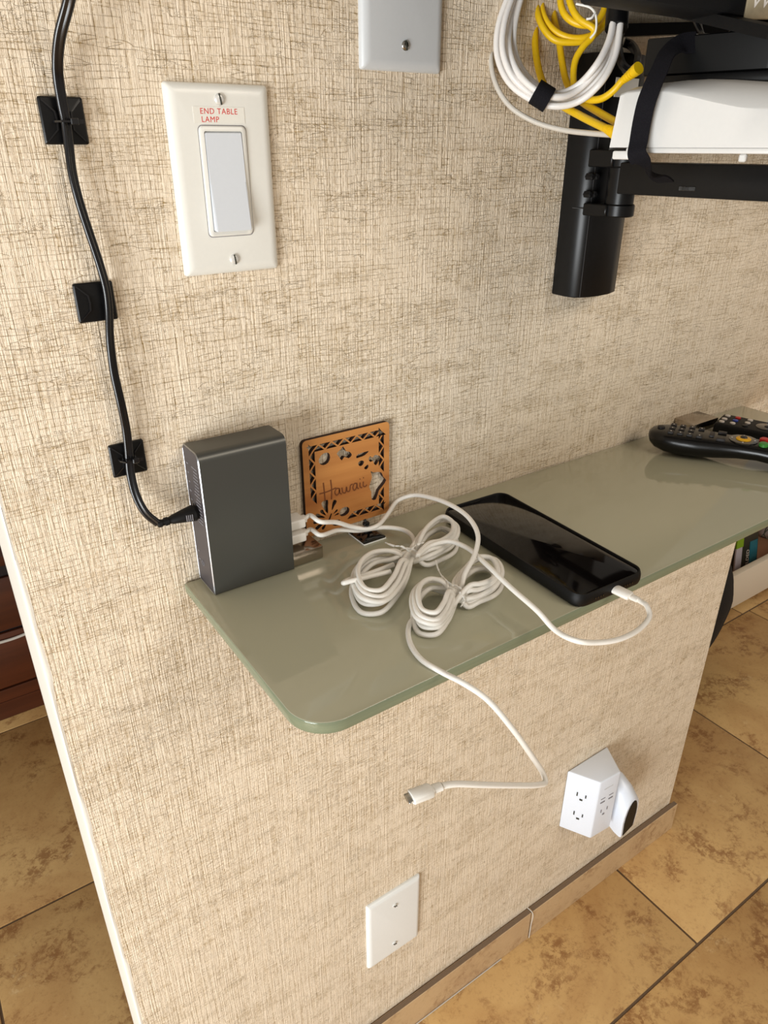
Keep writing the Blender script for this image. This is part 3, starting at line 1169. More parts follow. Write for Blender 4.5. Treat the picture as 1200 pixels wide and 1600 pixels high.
# cable A: lower plug -> bundle 1 -> phone
ca = thing('charging_cable', (tie1[0], tie1[1], S), 'white cable, left coiled bundle on the shelf, running to the phone', 'cable')
usb_plug2(ca, -.0160, zu2)
usb_out = (BX1 + .0215, -.0160, zu2)
lead = [usb_out, (BX1 + .026, -.0162, zu2 + .0010), az(500, 836, S + .0215), az(530, 828, S + .0165), az(560, 829, S + .0120), az(600, 824, S + .0100), az(630, 828, S + .0095), az(645, 840, S + .0100)]
ln = laps(tie1, A1, B1, 6, (.0035, .0190, .0095), (.0040, .0200, .0095), 4)
outA = [az(652, 868, S + .019), az(672, 853, S + .020), az(700, 846, S + .0215), az(728, 855, S + .023), az(760, 882, S + .024), az(800, 920, S + .022), az(840, 955, S + .019), az(868, 985, S + .012)]
tail = [(900, 1001, .010), (935, 1004, .004), (970, 998, .000), (1000, 982, -.002), (1015, 962, .000), (1010, 946, .003)]
outA += [az(x, y, S + .004 + q) for x, y, q in tail]
cpt = az(998, 938, S + .0060)
ptip = PM @ Vector((.0, -plh / 2 - .0003, .0060))
ptip = Vector(az(952, 916, S + .0060))
outA += [az(1003, 941, S + .0062), cpt]
obj('cord', sweep(spline([Vector(p) for p in lead] + ln + [Vector(p) for p in outA], 7), circ(R_C, 10)), M['white'], ca, 60)
c_connector(ca, cpt, ptip, .004)
# a loose end of loop sticking out to the left
lb_ = [az(610, 893, S + .017), az(580, 900, S + .018), az(548, 908, S + .018), az(537, 911, S + .0165), az(545, 906, S + .0125), az(575, 897, S + .0125), az(615, 882, S + .013)]
obj('loop', tube([Vector(p) for p in lb_], R_C, 10, 8), M['white'], ca, 60)
twist(ca, (tie1[0], tie1[1], S + .0110), .0092, (B1[2][0] - A1[4][0], B1[2][1] - A1[4][1], 0),
      [[az(640, 862, S + .019), az(628, 854, S + .0215), az(616, 853, S + .021), az(602, 848, S + .020)], [az(640, 862, S + .019), az(650, 852, S + .021), az(662, 848, S + .021)]])

# cable B: upper plug -> arc -> bundle 2 -> hangs over the shelf edge
cb = thing('charging_cable', (tie2[0], tie2[1], S), 'white cable, right coiled bundle, its free end hanging over the shelf edge', 'cable')
usb_plug2(cb, -.0160, zu1)
lead = [(BX1 + .0215, -.0160, zu1), (BX1 + .026, -.0160, zu1 + .0014), az(500, 815, S + .0350), az(525, 816, S + .0290), az(550, 823, S + .0190), az(575, 826, S + .0145), az(590, 821, S + .0150),
        az(606, 803, S + .0170), az(622, 782, S + .021), az(645, 774, S + .026), az(675, 778, S + .031), az(710, 792, S + .035), az(735, 812, S + .036), az(747, 838, S + .033), az(742, 866, S + .027), az(726, 898, S + .020)]
ln = laps(tie2, A2, B2, 6, (.0035, .0190, .0095), (.0035, .0170, .0095), 9)
ed = az(690, 1050, S + .0022)
out = [az(690, 962, S + .004), az(660, 962, S + .0030), az(645, 968, S + .0024), az(638, 984, S + .0022), az(642, 1008, S + .0022), az(660, 1032, S + .0022), ed,
       at(725, 1068, .462), at(760, 1092, .462), at(800, 1138, .470), at(830, 1180, .485), at(850, 1212, .500), at(852, 1222, .500), at(842, 1226, .492), at(800, 1227, .465), at(750, 1226, .440), at(710, 1225, .425), at(690, 1228, .420)]
hg = [Vector(p) for p in out]
obj('cord', sweep(spline([Vector(p) for p in lead] + ln + hg, 7), circ(R_C, 10)), M['white'], cb, 60)
c_connector(cb, at(690, 1228, .420), at(642, 1246, .412), .003)
twist(cb, (tie2[0], tie2[1], S + .0105), .0092, (B2[3][0] - A2[3][0], B2[3][1] - A2[3][1], 0),
      [[az(708, 915, S + .019), az(695, 905, S + .018), az(686, 893, S + .016), az(681, 876, S + .016)], [az(718, 925, S + .017), az(726, 938, S + .012), az(720, 948, S + .009)]])

# ================================================================== OUTLET EXTENDER
ex = thing('outlet_extender', (.53, 0, .29), 'white wedge-shaped outlet extender plugged into the lower wall', 'outlet extender')
EZ0, EZ1 = .2290, .3500
pts = [(.5005, -.0012), (.5245, -.0450), (.5665, -.0478), (.5905, -.0012)]
b = prism(pts, 'z', EZ0, EZ1, .0022, 3)
obj('housing', b, M['bluewhite'], ex, 40)
A = Vector((.5005, -.0012, 0)); B = Vector((.5245, -.0450, 0)); Cc = Vector((.5665, -.0478, 0))
fu = (B - A).normalized(); fn = Vector((fu.y, -fu.x, 0))
if fn.y > 0:
    fn = -fn


def on_face(org, u, n, a, z, d=0):
    p = org + u * a + n * d
    return (p.x, p.y, z)


gz = [(.309, 0), (.268, 1)]
for z, _ in gz:
    b = bmesh.new()
    RM = Matrix(((fu.x, fn.x, 0), (fu.y, fn.y, 0), (0, 0, 1)))
    box(on_face(A, fu, fn, .0195, z + .003, .0002), (.0018, .0012, .0075), rot=RM, bm=b)
    box(on_face(A, fu, fn, .0325, z + .003, .0002), (.0018, .0012, .0060), rot=RM, bm=b)
    box(on_face(A, fu, fn, .0262, z - .0065, .0002), (.0048, .0012, .0036), .0005, 1, rot=RM, bm=b)
    obj('socket', b, M['packdark'], ex)
fu2 = (Cc - B).normalized(); fn2 = Vector((fu2.y, -fu2.x, 0))
if fn2.y > 0:
    fn2 = -fn2
RM = Matrix(((fu2.x, fn2.x, 0), (fu2.y, fn2.y, 0), (0, 0, 1)))
for a, z in ((.012, .303), (.029, .303)):
    b = bmesh.new()
    box(on_face(B, fu2, fn2, a, z, .0002), (.0090, .0010, .0022), rot=RM, bm=b)
    box(on_face(B, fu2, fn2, a, z + .0075, .0002), (.0090, .0006, .0012), rot=RM, bm=b)
    obj('usb_port', b, M['print'], ex)
b = bmesh.new()
box(on_face(B, fu2, fn2, .0125, .283, .0002), (.0016, .0010, .0060), rot=RM, bm=b)
box(on_face(B, fu2, fn2, .0255, .283, .0002), (.0016, .0010, .0060), rot=RM, bm=b)
box(on_face(B, fu2, fn2, .0190, .2735, .0002), (.0040, .0010, .0030), rot=RM, bm=b)
obj('socket', b, M['print'], ex)
b = bmesh.new()
for k in range(6):
    box(on_face(B, fu2, fn2, .012 + k * .0032, .330, .0002), (.0022, .0004, .0022), rot=RM, bm=b)
obj('printed_mark', b, M['greyplate'], ex)

# rounded plug-in sensor on its right flank
nl = thing('plug_in_sensor', (.60, -.03, .25), 'rounded white plug-in gadget with black arched face, right of the outlet extender', 'plug-in device')
b = bmesh.new()
# arch outline (a across, z up) swept from the extender outward, tapering up/back
u_ = Vector((.985, .14, 0)).normalized()        # across the face
n_ = Vector((.14, -.985, 0)).normalized()
FC = Vector((.6050, -.0550, 0))


def arch(hw, z0, z1, n=9):
    out = [(-hw * .86, z0), (hw * .86, z0)]
    zc = z0 + (z1 - z0) * .42
    for k in range(n + 1):
        a = math.pi * k / n
        out.append((hw * math.cos(a), zc + (z1 - zc) * math.sin(a)))
    return out


rings = []
for off, hw, z0, z1 in ((-.050, .013, .240, .300), (-.044, .0185, .228, .308), (-.030, .0225, .215, .306), (-.012, .0238, .205, .293), (-.002, .0236, .202, .280), (.001, .0225, .203, .277)):
    base2 = FC + n_ * off
    rings.append([b.verts.new((base2.x + u_.x * a, base2.y + u_.y * a, z)) for a, z in arch(hw, z0, z1)])
m = len(rings[0])
for i in range(len(rings) - 1):
    for k in range(m):
        b.faces.new((rings[i][k], rings[i][(k + 1) % m], rings[i + 1][(k + 1) % m], rings[i + 1][k]))
b.faces.new(rings[-1]); b.faces.new(rings[0][::-1])
obj('shell', b, M['bluewhite'], nl, 55)
b = bmesh.new()
base2 = FC + n_ * .0018
f0 = [b.verts.new((base2.x + u_.x * a, base2.y + u_.y * a, z)) for a, z in arch(.0175, .2035, .2700)]
base2 = FC + n_ * .0002
f1 = [b.verts.new((base2.x + u_.x * a, base2.y + u_.y * a, z)) for a, z in arch(.0175, .2035, .2700)]
b.faces.new(f0); b.faces.new(f1[::-1])
for k in range(m):
    b.faces.new((f0[k], f0[(k + 1) % m], f1[(k + 1) % m], f1[k]))
obj('face_panel', b, M['blackmat'], nl, 50, label='black arched face')


# ================================================================== REMOTES
def remote_curvy():
    d = Vector((.47, -.883, 0)).normalized()
    s = Vector((-d.y, d.x, 0))                 # to the far side
    tip = Vector((.5205, -.0240, S))
    t = thing('remote_control', tip + d * .1, 'glossy black curvy remote control with coloured buttons, resting near shelf front', 'remote control')
    L_ = .236
    st = [  # s, halfwidth, z bottom, z top
        (.000, .004, .0150, .0210), (.003, .0125, .0095, .0240), (.009, .0185, .0050, .0258), (.020, .0228, .0018, .0268), (.036, .0240, .0004, .0272),
        (.055, .0228, .0010, .0270), (.075, .0198, .0035, .0265), (.095, .0178, .0065, .0262), (.115, .0180, .0078, .0262), (.140, .0205, .0055, .0268),
        (.165, .0235, .0022, .0275), (.190, .0248, .0004, .0280), (.212, .0238, .0010, .0276), (.226, .0190, .0050, .0262), (.233, .0115, .0100, .0240), (.236, .004, .0150, .0200)]
    n = 20
    b = bmesh.new()
    rings = []
    for q, hw, zb, zt in st:
        r = []
        zc, hz = (zb + zt) / 2, (zt - zb) / 2
        for k in range(n):
            a = 2 * math.pi * k / n
            ca_, sa = math.cos(a), math.sin(a)
            if sa >= 0:      # flatter top
                x = hw * math.copysign(abs(ca_) ** .55, ca_); z = zc + hz * abs(sa) ** .55
            else:
                x = hw * math.copysign(abs(ca_) ** .8, ca_); z = zc - hz * abs(sa) ** .95
            p = tip + d * q + s * x
            r.append(b.verts.new((p.x, p.y, S + z)))
        rings.append(r)
    for i in range(len(rings) - 1):
        for k in range(n):
            b.faces.new((rings[i][k], rings[i][(k + 1) % n], rings[i + 1][(k + 1) % n], rings[i + 1][k]))
    b.faces.new(rings[0][::-1]); b.faces.new(rings[-1])
    obj('body', b, M['remoteblack'], t, 60)

    def disc(name, q, x, r, h, mat, sq=1., z=.0265):
        p = tip + d * q + s * x
        return obj(name, lathe((p.x, p.y, S + z - .001), (p.x, p.y, S + z + .01), [(0, r), (h * .7 + .001, r), (h + .001, r * .75)], 14, squash=sq, up=d), mat, t)
    RM = Matrix(((d.x, s.x, 0), (d.y, s.y, 0), (0, 0, 1)))

    def key(q, x, a, c, mat=M['btnblack'], h=.0018, z=.0265):
        p = tip + d * q + s * x
        obj('button', box((p.x, p.y, S + z), (a, c, h * 2), .0006, 2, rot=RM), mat, t)
    # key pad near the visible end, then round pad with the yellow ring, then coloured keys
    disc('button', .012, 0, .0040, .0016, M['btnblack'])
    for i, q in enumerate((.024, .034, .044, .054)):
        for x in (-.012, 0, .012):
            if i == 3 and x == 0:
                continue
            key(q, x, .0062, .0078)
            p = tip + d * q + s * x
            obj('printed_mark', box((p.x, p.y, S + .0284), (.0012, .0016, .0003), rot=RM), M['btnwhite'], t)
    key(.066, 0, .0050, .014)
    for x in (-.011, .011):
        key(.076, x, .0090, .0060)
    disc('navigation_pad', .098, 0, .0148, .0012, M['blackgloss'], z=.0262)
    disc('navigation_ring', .098, 0, .0078, .0030, M['btnyellow'], z=.0262)
    disc('select_button', .098, 0, .0040, .0042, M['btnblack'], z=.0262)
    for a in range(4):
        p = tip + d * (.098 + .0115 * math.cos(a * math.pi / 2)) + s * (.0115 * math.sin(a * math.pi / 2))
        obj('printed_mark', box((p.x, p.y, S + .0276), (.0015, .0015, .0004), rot=RM), M['btnwhite'], t)
    disc('thumb_button', .122, -.006, .0050, .0030, M['btngreen'], label_ := 1., z=.0262) if False else disc('thumb_button', .1185, -.0075, .0050, .0030, M['btngreen'])
    disc('thumb_button', .1185, .0075, .0050, .0030, M['btnred'])
    key(.130, -.0105, .0070, .0060, M['btnwhite'])
    key(.130, .0105, .0070, .0060, M['btnblack'])
    for q in (.146, .158, .170, .182, .194):
        for x in (-.013, 0, .013):
            key(q, x, .0070, .0088, z=.0272)
    return t


remote_curvy()


def remote_flat():
    d = Vector((.30, -.954, 0)).normalized()
    s = Vector((-d.y, d.x, 0))
    tip = Vector((.6390, -.0330, S))
    RM = Matrix(((d.x, s.x, 0), (d.y, s.y, 0), (0, 0, 1)))
    t = thing('remote_control', tip + d * .07, 'flat black remote control with red and white keys, behind the curvy one', 'remote control')
    p = tip + d * .078
    obj('body', box((p.x, p.y, S + .0078), (.150, .044, .0150), .0035, 3, rot=RM), M['blackmat'], t)
    for q, x, m_ in ((.010, .012, 'btnwhite'), (.010, -.002, 'btnwhite'), (.010, -.014, 'btnwhite'), (.022, .012, 'btnred'), (.022, .0, 'btnblue'), (.022, -.012, 'btnwhite'), (.036, .012, 'btnwhite'), (.036, 0, 'btnwhite'), (.036, -.012, 'btnblack'),
                    (.058, 0, 'btnblack'), (.078, .012, 'btnblack'), (.078, -.012, 'btnblack'), (.094, 0, 'btnblack')):
        c = tip + d * q + s * x
        obj('button', lathe((c.x, c.y, S + .0150), (c.x, c.y, S + .03), [(0, .0032), (.0016, .0032), (.0020, .0024)], 12), M[m_], t)
    c = tip + d * .058
    obj('navigation_pad', lathe((c.x, c.y, S + .0150), (c.x, c.y, S + .03), [(0, .0125), (.0008, .0125), (.0010, .012)], 20), M['blackgloss'], t)
    return t


remote_flat()

# ================================================================== TV MOUNT, ROUTER, TV
mt = thing('tv_wall_mount', (.40, 0, 1.07), 'black television wall bracket rail with a hinged arm reaching outward', 'tv mount')
RZ0, RZ1 = 1.0665, 1.262
prof = [(.3600, -.0008), (.3590, -.018), (.3625, -.028), (.372, -.0330), (.388, -.0345), (.404, -.0330), (.418, -.028), (.430, -.018), (.4345, -.0008)]
obj('rail_cover', prism(prof, 'z', RZ0, RZ1, .0012, 2, True), M['black'], mt, 40)
b = bmesh.new()
sweep([Vector((.3655, -.0308, z)) for z in (RZ0 + .001, RZ1 - .001)], [(-.0002, -.0003), (.0002, -.0003), (.0002, .0003), (-.0002, .0003)], bm=b)
bx(.3585, .372, -.0332, -.016, 1.1438, 1.1444, bm=b)
obj('seam', b, M['seamgrey'], mt)
# hinge lugs, pin and the arm
hx, hy = .3720, -.0560
for z0, z1 in ((1.139, 1.1490), (1.1775, 1.191)):
    bb = bx(.356, .392, hy, -.030, z0, z1, .001, 1)
    join(bb, lathe((hx, hy, z0), (hx, hy, z1), [(0, .0125), (.001, .0135), (z1 - z0 - .001, .0135), (z1 - z0, .0125)], 24))
    obj('hinge_lug', bb, M['black'], mt, 40)
obj('hinge_pin', lathe((hx, hy, 1.1492), (hx, hy, 1.1772), [(0, .0120), (.028, .0120)], 24), M['black'], mt, 40)
b = bmesh.new()
for z in (1.156, 1.170):
    for dx in (0, .006):
        lathe((.3575 + dx, -.030, z), (.3575 + dx, -.040, z), [(0, .0030), (.006, .0030), (.007, .002)], 6, b)
obj('hinge_bolt', b, M['blackmat'], mt)
av = Vector((.130, -.9915, 0)).normalized()
as_ = Vector((-av.y, av.x, 0))
RM = Matrix(((av.x, as_.x, 0), (av.y, as_.y, 0), (0, 0, 1)))
ac = Vector((.3680, -.060, 0)) + av * .16
b = box((ac.x + .006, ac.y, 1.1695), (.320, .030, .0240), .0012, 2, rot=RM)
arm = obj('arm', b, M['black'], mt, 40)
p = Vector((.3680, -.060, 0)) + av * .062
b = box((p.x + .006 - .0150 * as_.x, p.y - .0150 * as_.y, 1.1640), (.0140, .0012, .0034), .0004, 1, rot=RM)
obj('slot', b, M['blackgloss'], arm)
lbp = ay(966, 98, -.0355)
obj('label_sticker', bx(.3735, .402, -.0352, -.0343, 1.2300, 1.2440), M['label'], mt, label='small white sticker with tiny print')
lx = thing('cable_tangle', (.385, -.05, 1.25), 'short black cable looping in front of the bracket rail behind the yellow plug', 'cable')
obj('cord', tube([at(972, 40, .60), at(966, 75, .585), at(975, 105, .58), at(988, 112, .58), at(996, 92, .585), at(985, 70, .60), at(975, 66, .60)], .0035, 8), M['cordblack'], lx)

# --- white router lying along the arm
dv = Vector((.250, -.968, 0)).normalized()       # along the arm, towards the room
pv = Vector((.968, .250, 0)).normalized()         # across, away from the camera side
ro0 = Vector(at(953, 238, .500))
RB = ro0.z - .0005
rt = thing('wifi_router', (ro0.x + .05, ro0.y - .06, RB), 'white curved internet router box strapped on top of the mount arm', 'router')
b = bmesh.new()
rings = []
#        s      z edge   z crown
sts = [(-.001, .0030, .0040), (.0022, .0355, .0395), (.006, .0365, .0410), (.020, .0372, .0425), (.035, .0362, .0435), (.050, .0335, .0435), (.065, .0300, .0425),
       (.080, .0270, .0410), (.095, .0252, .0395), (.110, .0245, .0390), (.140, .0245, .0390), (.160, .0250, .0390), (.163, .0030, .0040)]
WID = .105
for q, ze, zc in sts:
    o0 = ro0 + dv * q
    sec = [(0, .0035), (0, ze - .0012), (.0010, ze), (.006, ze + (zc - ze) * .35), (.016, ze + (zc - ze) * .8), (.030, zc), (WID - .02, zc), (WID, ze), (WID, .0035)]
    rings.append([b.verts.new((o0.x + pv.x * a, o0.y + pv.y * a, RB + z)) for a, z in sec])
m = len(rings[0])
for i in range(len(rings) - 1):
    for k in range(m):
        b.faces.new((rings[i][k], rings[i][(k + 1) % m], rings[i + 1][(k + 1) % m], rings[i + 1][k]))
b.faces.new(rings[0][::-1]); b.faces.new(rings[-1])
obj('shell', b, M['routerwhite'], rt, 40)
b = bmesh.new()
RMr = Matrix(((dv.x, pv.x, 0), (dv.y, pv.y, 0), (0, 0, 1)))
c = ro0 + dv * .086 + pv * .0525
box((c.x, c.y, RB + .0018), (.150, .104, .0034), .0010, 2, rot=RMr, bm=b)
c = ro0 + dv * .0085 + pv * .003
box((c.x, c.y, RB - .0012), (.0135, .006, .0055), .0012, 2, rot=RMr, bm=b)
c = ro0 + dv * .088 + pv * .003
box((c.x, c.y, RB - .0022), (.0045, .004, .0045), .0008, 1, rot=RMr, bm=b)
obj('base', b, M['routerwhite'], rt, 40)

# --- black set-top box above
k0 = Vector(at(1001, 132, .507))
KZ0, KZ1 = RB + .0478, RB + .0700
k0 = Vector((k0.x, k0.y, 0))
st_ = thing('streaming_box', (k0.x + .05, k0.y - .05, KZ0), 'black box with a glossy rounded corner stacked on the white router', 'media box')


def loc_poly(x0, x1, y0, y1, r):
    """rounded rectangle in (along arm, across) laid out in the room"""
    out = []
    for a, c_ in rrect(x0, x1, y0, y1, r, 6):
        p = k0 + dv * a + pv * c_
        out.append((p.x, p.y))
    return out


obj('housing', prism(loc_poly(0, .088, 0, .092, [.002, .0065, .0065, .002]), 'z', KZ0, KZ1, .0007, 1, True), M['boxblack'], st_, 40)
obj('base_lip', prism(loc_poly(.010, .110, -.0015, .09, [.012, .012, .012, .002]), 'z', RB + .0400, KZ0 - .0002, .0018, 2, True), M['black'], st_, 40)

# --- velcro strap round router and box
sv = thing('hook_and_loop_strap', (ro0.x, ro0.y - .02, RB), 'black fabric strap wrapped round the white router and black box', 'strap')
sp_px = [(1088, 66, .478), (1062, 70, .474), (1043, 84, .470), (1030, 110, .466), (1018, 138, .465), (1010, 160, .467), (1003, 190, .4735), (998, 220, .478), (995, 240, .479), (1003, 254, .484), (1020, 270, .515), (1040, 284, .535)]
P = spline([at(*q) for q in sp_px], 8)
prof = [(-.0062, -.0006), (.0062, -.0006), (.0062, .0006), (-.0062, .0006)]
obj('band', sweep(P, prof, up=tuple(-pv)), M['fabricblack'], sv, 40)

# --- television edge overhead
tv = thing('television', (.50, -.10, 1.29), 'black television, only its dark lower edge visible at the top right', 'television')
TY = -.14
xa, _, za = ay(902, 8, TY)
obj('rear_housing', bx(xa, 1.30, TY - .03, TY, za, 1.85, .003, 2), M['blackmat'], tv)
obj('lower_lip', bx(xa - .015, 1.30, TY - .065, TY - .022, za + .010, 1.90, .002, 2), M['black'], tv)
b = bmesh.new()
c0, c1 = Vector(at(1040, 12, .50)), Vector(at(1215, 52, .42))
sweep([c0, c1], [(-.007, -.0032), (.007, -.0032), (.007, .0032), (-.007, .0032)], bm=b, up=(0, 0, 1))
obj('cable_channel', b, M['blackmat'], tv)
sg = thing('small_sign', at(1192, 6, .44), 'small tan sign with pale script letters at the top right corner', 'sign')
c = Vector(at(1196, -6, .445))
RS = Matrix.Rotation(YAW, 3, 'Z')
obj('board', box(tuple(c), (.022, .002, .024), .0005, 1, rot=RS), M['sign'], sg)
xd = RS @ Vector((1, 0, 0))
fw = RS @ Vector((0, -1, 0))
lo_ = c + fw * .00115 + xd * (-.0095) + Vector((0, 0, -.0060))
obj('lettering', text_bm('We', .0125, tuple(lo_), tuple(xd), (0, 0, 1), .0001, 1., .25), M['ptext'], sg, smooth=False)

bar = thing('mount_crossbar', (.42, -.02, 1.27), 'black flat bar on the wall behind the hanging cables, under the television', 'bracket')
b = bmesh.new()
sweep([Vector(ay(968, 48, -.012)), Vector(ay(1100, 44, -.012)), Vector(ay(1240, 50, -.012))], [(-.0045, -.006), (.0045, -.006), (.0045, .006), (-.0045, .006)], bm=b, up=(0, -1, 0))
obj('bar', b, M['black'], bar)
wp = thing('blank_wall_plate', ay(1085, 75, 0), 'cream cover plate half hidden behind the black box and television', 'wall plate')
q0, q1 = ay(1072, 95, 0), ay(1100, 50, 0)
obj('cover_plate', plate_mesh(q0[0], q0[0] + .070, q1[2] - .09, q1[2], .005, .004), M['plate'], wp)
tg = thing('cable_tangle', at(1120, 62, .5), 'thin black cables tangled above the black box', 'cable')
b = bmesh.new()
tube([at(1085, 30, .50), at(1095, 50, .50), at(1108, 64, .495), at(1130, 68, .49), at(1150, 60, .487), at(1165, 56, .485), at(1178, 48, .482)], .0016, 8, bm=b)
tube([at(1092, 32, .51), at(1100, 56, .503), at(1122, 63, .495), at(1148, 55, .49), at(1172, 62, .485)], .0014, 8, bm=b)
tube([at(1130, 64, .492), at(1142, 52, .488), at(1160, 50, .486), at(1170, 58, .484)], .0018, 8, bm=b)
obj('cord', b, M['cordblack'], tg)


# ================================================================== NETWORK CABLES
def lerp(a, b, t_):
    return tuple(a[i] + (b[i] - a[i]) * t_ for i in range(len(a)))


# coil of white network cable hanging, gathered by a black wrap
outer = [(800, -20), (779, 40), (777, 85), (795, 128), (830, 155), (868, 166), (905, 158), (938, 130), (960, 90), (969, 40), (972, -20), (950, -90), (880, -130), (820, -90)]
inner = [(818, -20), (804, 40), (804, 78), (818, 112), (845, 138), (875, 146), (902, 134), (930, 104), (949, 70), (957, 40), (958, -20), (940, -70), (880, -100), (832, -70)]
eth = thing('network_cable', ay(870, 150, -.05), 'coiled white network cable hung in loops, held by a black wrap', 'cable')
pts = []
order = [0., .72, .34, 1.]
for li, f in enumerate(order):
    for i in range(len(outer)):
        fr = i / len(outer)
        f2 = f + ((order[(li + 1) % 4] - f) * max(0, (fr - .75) * 4) if li < 3 else 0)
        q = lerp(outer[i], inner[i], f2)
        dd = .545 + .006 * math.sin(li * 2.1 + i * .6) - (.010 if 7 <= i <= 10 else 0)
        pts.append(at(q[0], q[1], dd))
obj('cord', tube(pts, .0025, 10, 6), M['ethwhite'], eth, 60)
c = Vector(at(847, 150, .545)); c2 = Vector(at(836, 144, .545)); c3 = Vector(at(858, 158, .545))
tdir = (c3 - c2).normalized()
b = bmesh.new()
nn = 16
vd = Vector(ray(847, 150)).normalized()
upv = vd.cross(tdir).normalized()
rad = []
for sgn in (-1, 1):
    rad.append([b.verts.new(c + tdir * (.0066 * sgn) + upv * (.0088 * math.cos(2 * math.pi * k / nn)) + vd * (.0120 * math.sin(2 * math.pi * k / nn))) for k in range(nn)])
rad2 = []
for sgn in (-1, 1):
    rad2.append([b.verts.new(c + tdir * (.0066 * sgn) + upv * (.0079 * math.cos(2 * math.pi * k / nn)) + vd * (.0111 * math.sin(2 * math.pi * k / nn))) for k in range(nn)])
for k in range(nn):
    k1 = (k + 1) % nn
    b.faces.new((rad[0][k], rad[0][k1], rad[1][k1], rad[1][k]))
    b.faces.new((rad2[0][k], rad2[1][k], rad2[1][k1], rad2[0][k1]))
    b.faces.new((rad[0][k], rad2[0][k], rad2[0][k1], rad[0][k1]))
    b.faces.new((rad[1][k], rad[1][k1], rad2[1][k1], rad2[1][k]))
obj('cable_wrap', b, M['fabricblack'], eth, 40, label='black fabric wrap')
p0, p1 = Vector(at(963, 45, .535)), Vector(at(966, 5, .535))
obj('sleeve', lathe(p0, p1, [(0, .0082), (.001, .0086), ((p1 - p0).length, .0080)], 18), M['black'], eth, 40, label='black sleeve')

gc = thing('network_cable', ay(850, 195, -.03), 'single grey-white cable sweeping low into the white router', 'cable')
obj('cord', tube([at(x, y, t_) for x, y, t_ in ((812, -40, .56), (790, 0, .56), (772, 50, .56), (767, 92, .56), (775, 132, .56), (797, 166, .56), (835, 190, .558), (880, 203, .55), (920, 208, .535), (962, 211, .515))], .0020, 10), M['greycable'], gc, 60)


def rj_boot(parent, p0, p1, r=.0042):
    p0, p1 = Vector(p0), Vector(p1)
    L_ = (p1 - p0).length
    pr = [(0, r * .62)]
    for k in range(5):
        a = L_ * (.1 + k * .13)
        rr = r * (.68 + .08 * k)
        pr += [(a, rr), (a + L_ * .06, rr), (a + L_ * .065, rr * .86), (a + L_ * .12, rr * .88)]
    pr += [(L_ * .78, r * 1.1), (L_, r * 1.15)]
    return obj('plug_boot', lathe(p0, p1, pr, 14), M['yellow'], parent, 40)


y1 = thing('network_cable', ay(840, 80, -.04), 'yellow cable, leftmost of the yellow ones, passing behind the white coil to router', 'cable')
obj('cord', tube([at(x, y, t_) for x, y, t_ in ((848, -50, .575), (841, 0, .575), (836, 50, .575), (839, 95, .575), (851, 135, .572), (872, 160, .565), (905, 180, .545), (945, 200, .520))], .00275, 10), M['yellow'], y1, 60)
rj_boot(y1, at(943, 199, .521), at(966, 210, .508), .0040)
y2 = thing('network_cable', ay(875, 80, -.04), 'yellow cable dropping through the middle of the white coil to router', 'cable')
obj('cord', tube([at(x, y, t_) for x, y, t_ in ((864, -50, .58), (862, 0, .58), (866, 30, .578), (873, 60, .578), (878, 95, .578), (886, 130, .575), (905, 155, .565), (935, 175, .545), (972, 196, .52))], .00275, 10), M['yellow'], y2, 60)
y3 = thing('network_cable', ay(895, 40, -.04), 'yellow coiled cable high beside the bracket, plugged into the black box', 'cable')
cpts = [(885, -60), (860, -30), (846, 0), (852, 30), (872, 52), (900, 60), (930, 52), (950, 20), (945, -40), (905, -60), (878, -20), (876, 5), (885, 26), (905, 38), (930, 36), (945, 10), (935, -40), (905, -50), (888, -20), (893, 10), (905, 30), (928, 46),
        (925, 58), (912, 72), (900, 92), (896, 118), (900, 142), (918, 155), (940, 154), (958, 142), (972, 126)]
tt = [.572 - .0010 * i for i in range(22)] + [.556, .558, .560, .560, .556, .548, .540, .533, .528]
obj('cord', tube([at(q[0], q[1], t_) for q, t_ in zip(cpts, tt)], .0026, 10), M['yellow'], y3, 60)
obj('loop', tube([at(x, y, .568) for x, y in ((842, -30), (838, 10), (848, 42), (866, 62), (890, 66), (918, 62), (942, 42))], .0026, 10), M['yellow'], y3, 60)
rj_boot(y3, at(969, 129, .530), at(998, 106, .512), .0038)
b = bmesh.new()
tube([at(900, 6, .545), at(922, 12, .543), at(930, 22, .542), at(932, 38, .542), at(930, 50, .543), at(922, 60, .545)], .0008, 6, bm=b)
tube([at(930, 20, .541), at(924, 28, .541), at(916, 30, .542)], .0008, 6, bm=b)
obj('twist_tie', b, M['paperwhite'], y3)

# ================================================================== LEFT BACKGROUND: DRESSER
DY = 1.055
dz = lambda yy: ay(0, yy, DY)[2]
zt = ay(0, 878, DY)[2]
dr = thing('wooden_dresser', (-.5, DY + .2, 0), 'dark reddish wood dresser beyond the left end of the wall', 'dresser')
obj('top_board', bx(-1.05, .30, DY - .012, DY + .45, zt - .006, zt + .018, .003, 2), M['dresser'], dr)
z3, z2, z1 = ay(0, 901, DY)[2], ay(0, 988, DY)[2], ay(0, 1078, DY)[2]
zb = ay(0, 1098, DY)[2]
obj('carcass', bx(-1.04, .29, DY + .006, DY + .44, .0, zt - .006), M['dresserdark'], dr)
for a, c_ in ((z2 + .003, z3 - .003), (z1 + .003, z2 - .004)):
    for x0, x1 in ((-1.035, -.375), (-.371, .285)):
        o = obj('drawer', bx(x0, x1, DY - .004, DY + .0058, a, c_, .002, 2), M['dresser'], dr)
        obj('knob', lathe(((x0 + x1) / 2, DY - .0042, (a + c_) / 2), ((x0 + x1) / 2, DY - .04, (a + c_) / 2), [(0, .008), (.010, .006), (.015, .014), (.022, .014), (.025, .008)], 16), M['dresser'], o)
obj('rail', bx(-1.04, .29, DY - .006, DY + .0058, zb + .002, z1 - .001, .001, 1), M['dresser'], dr)
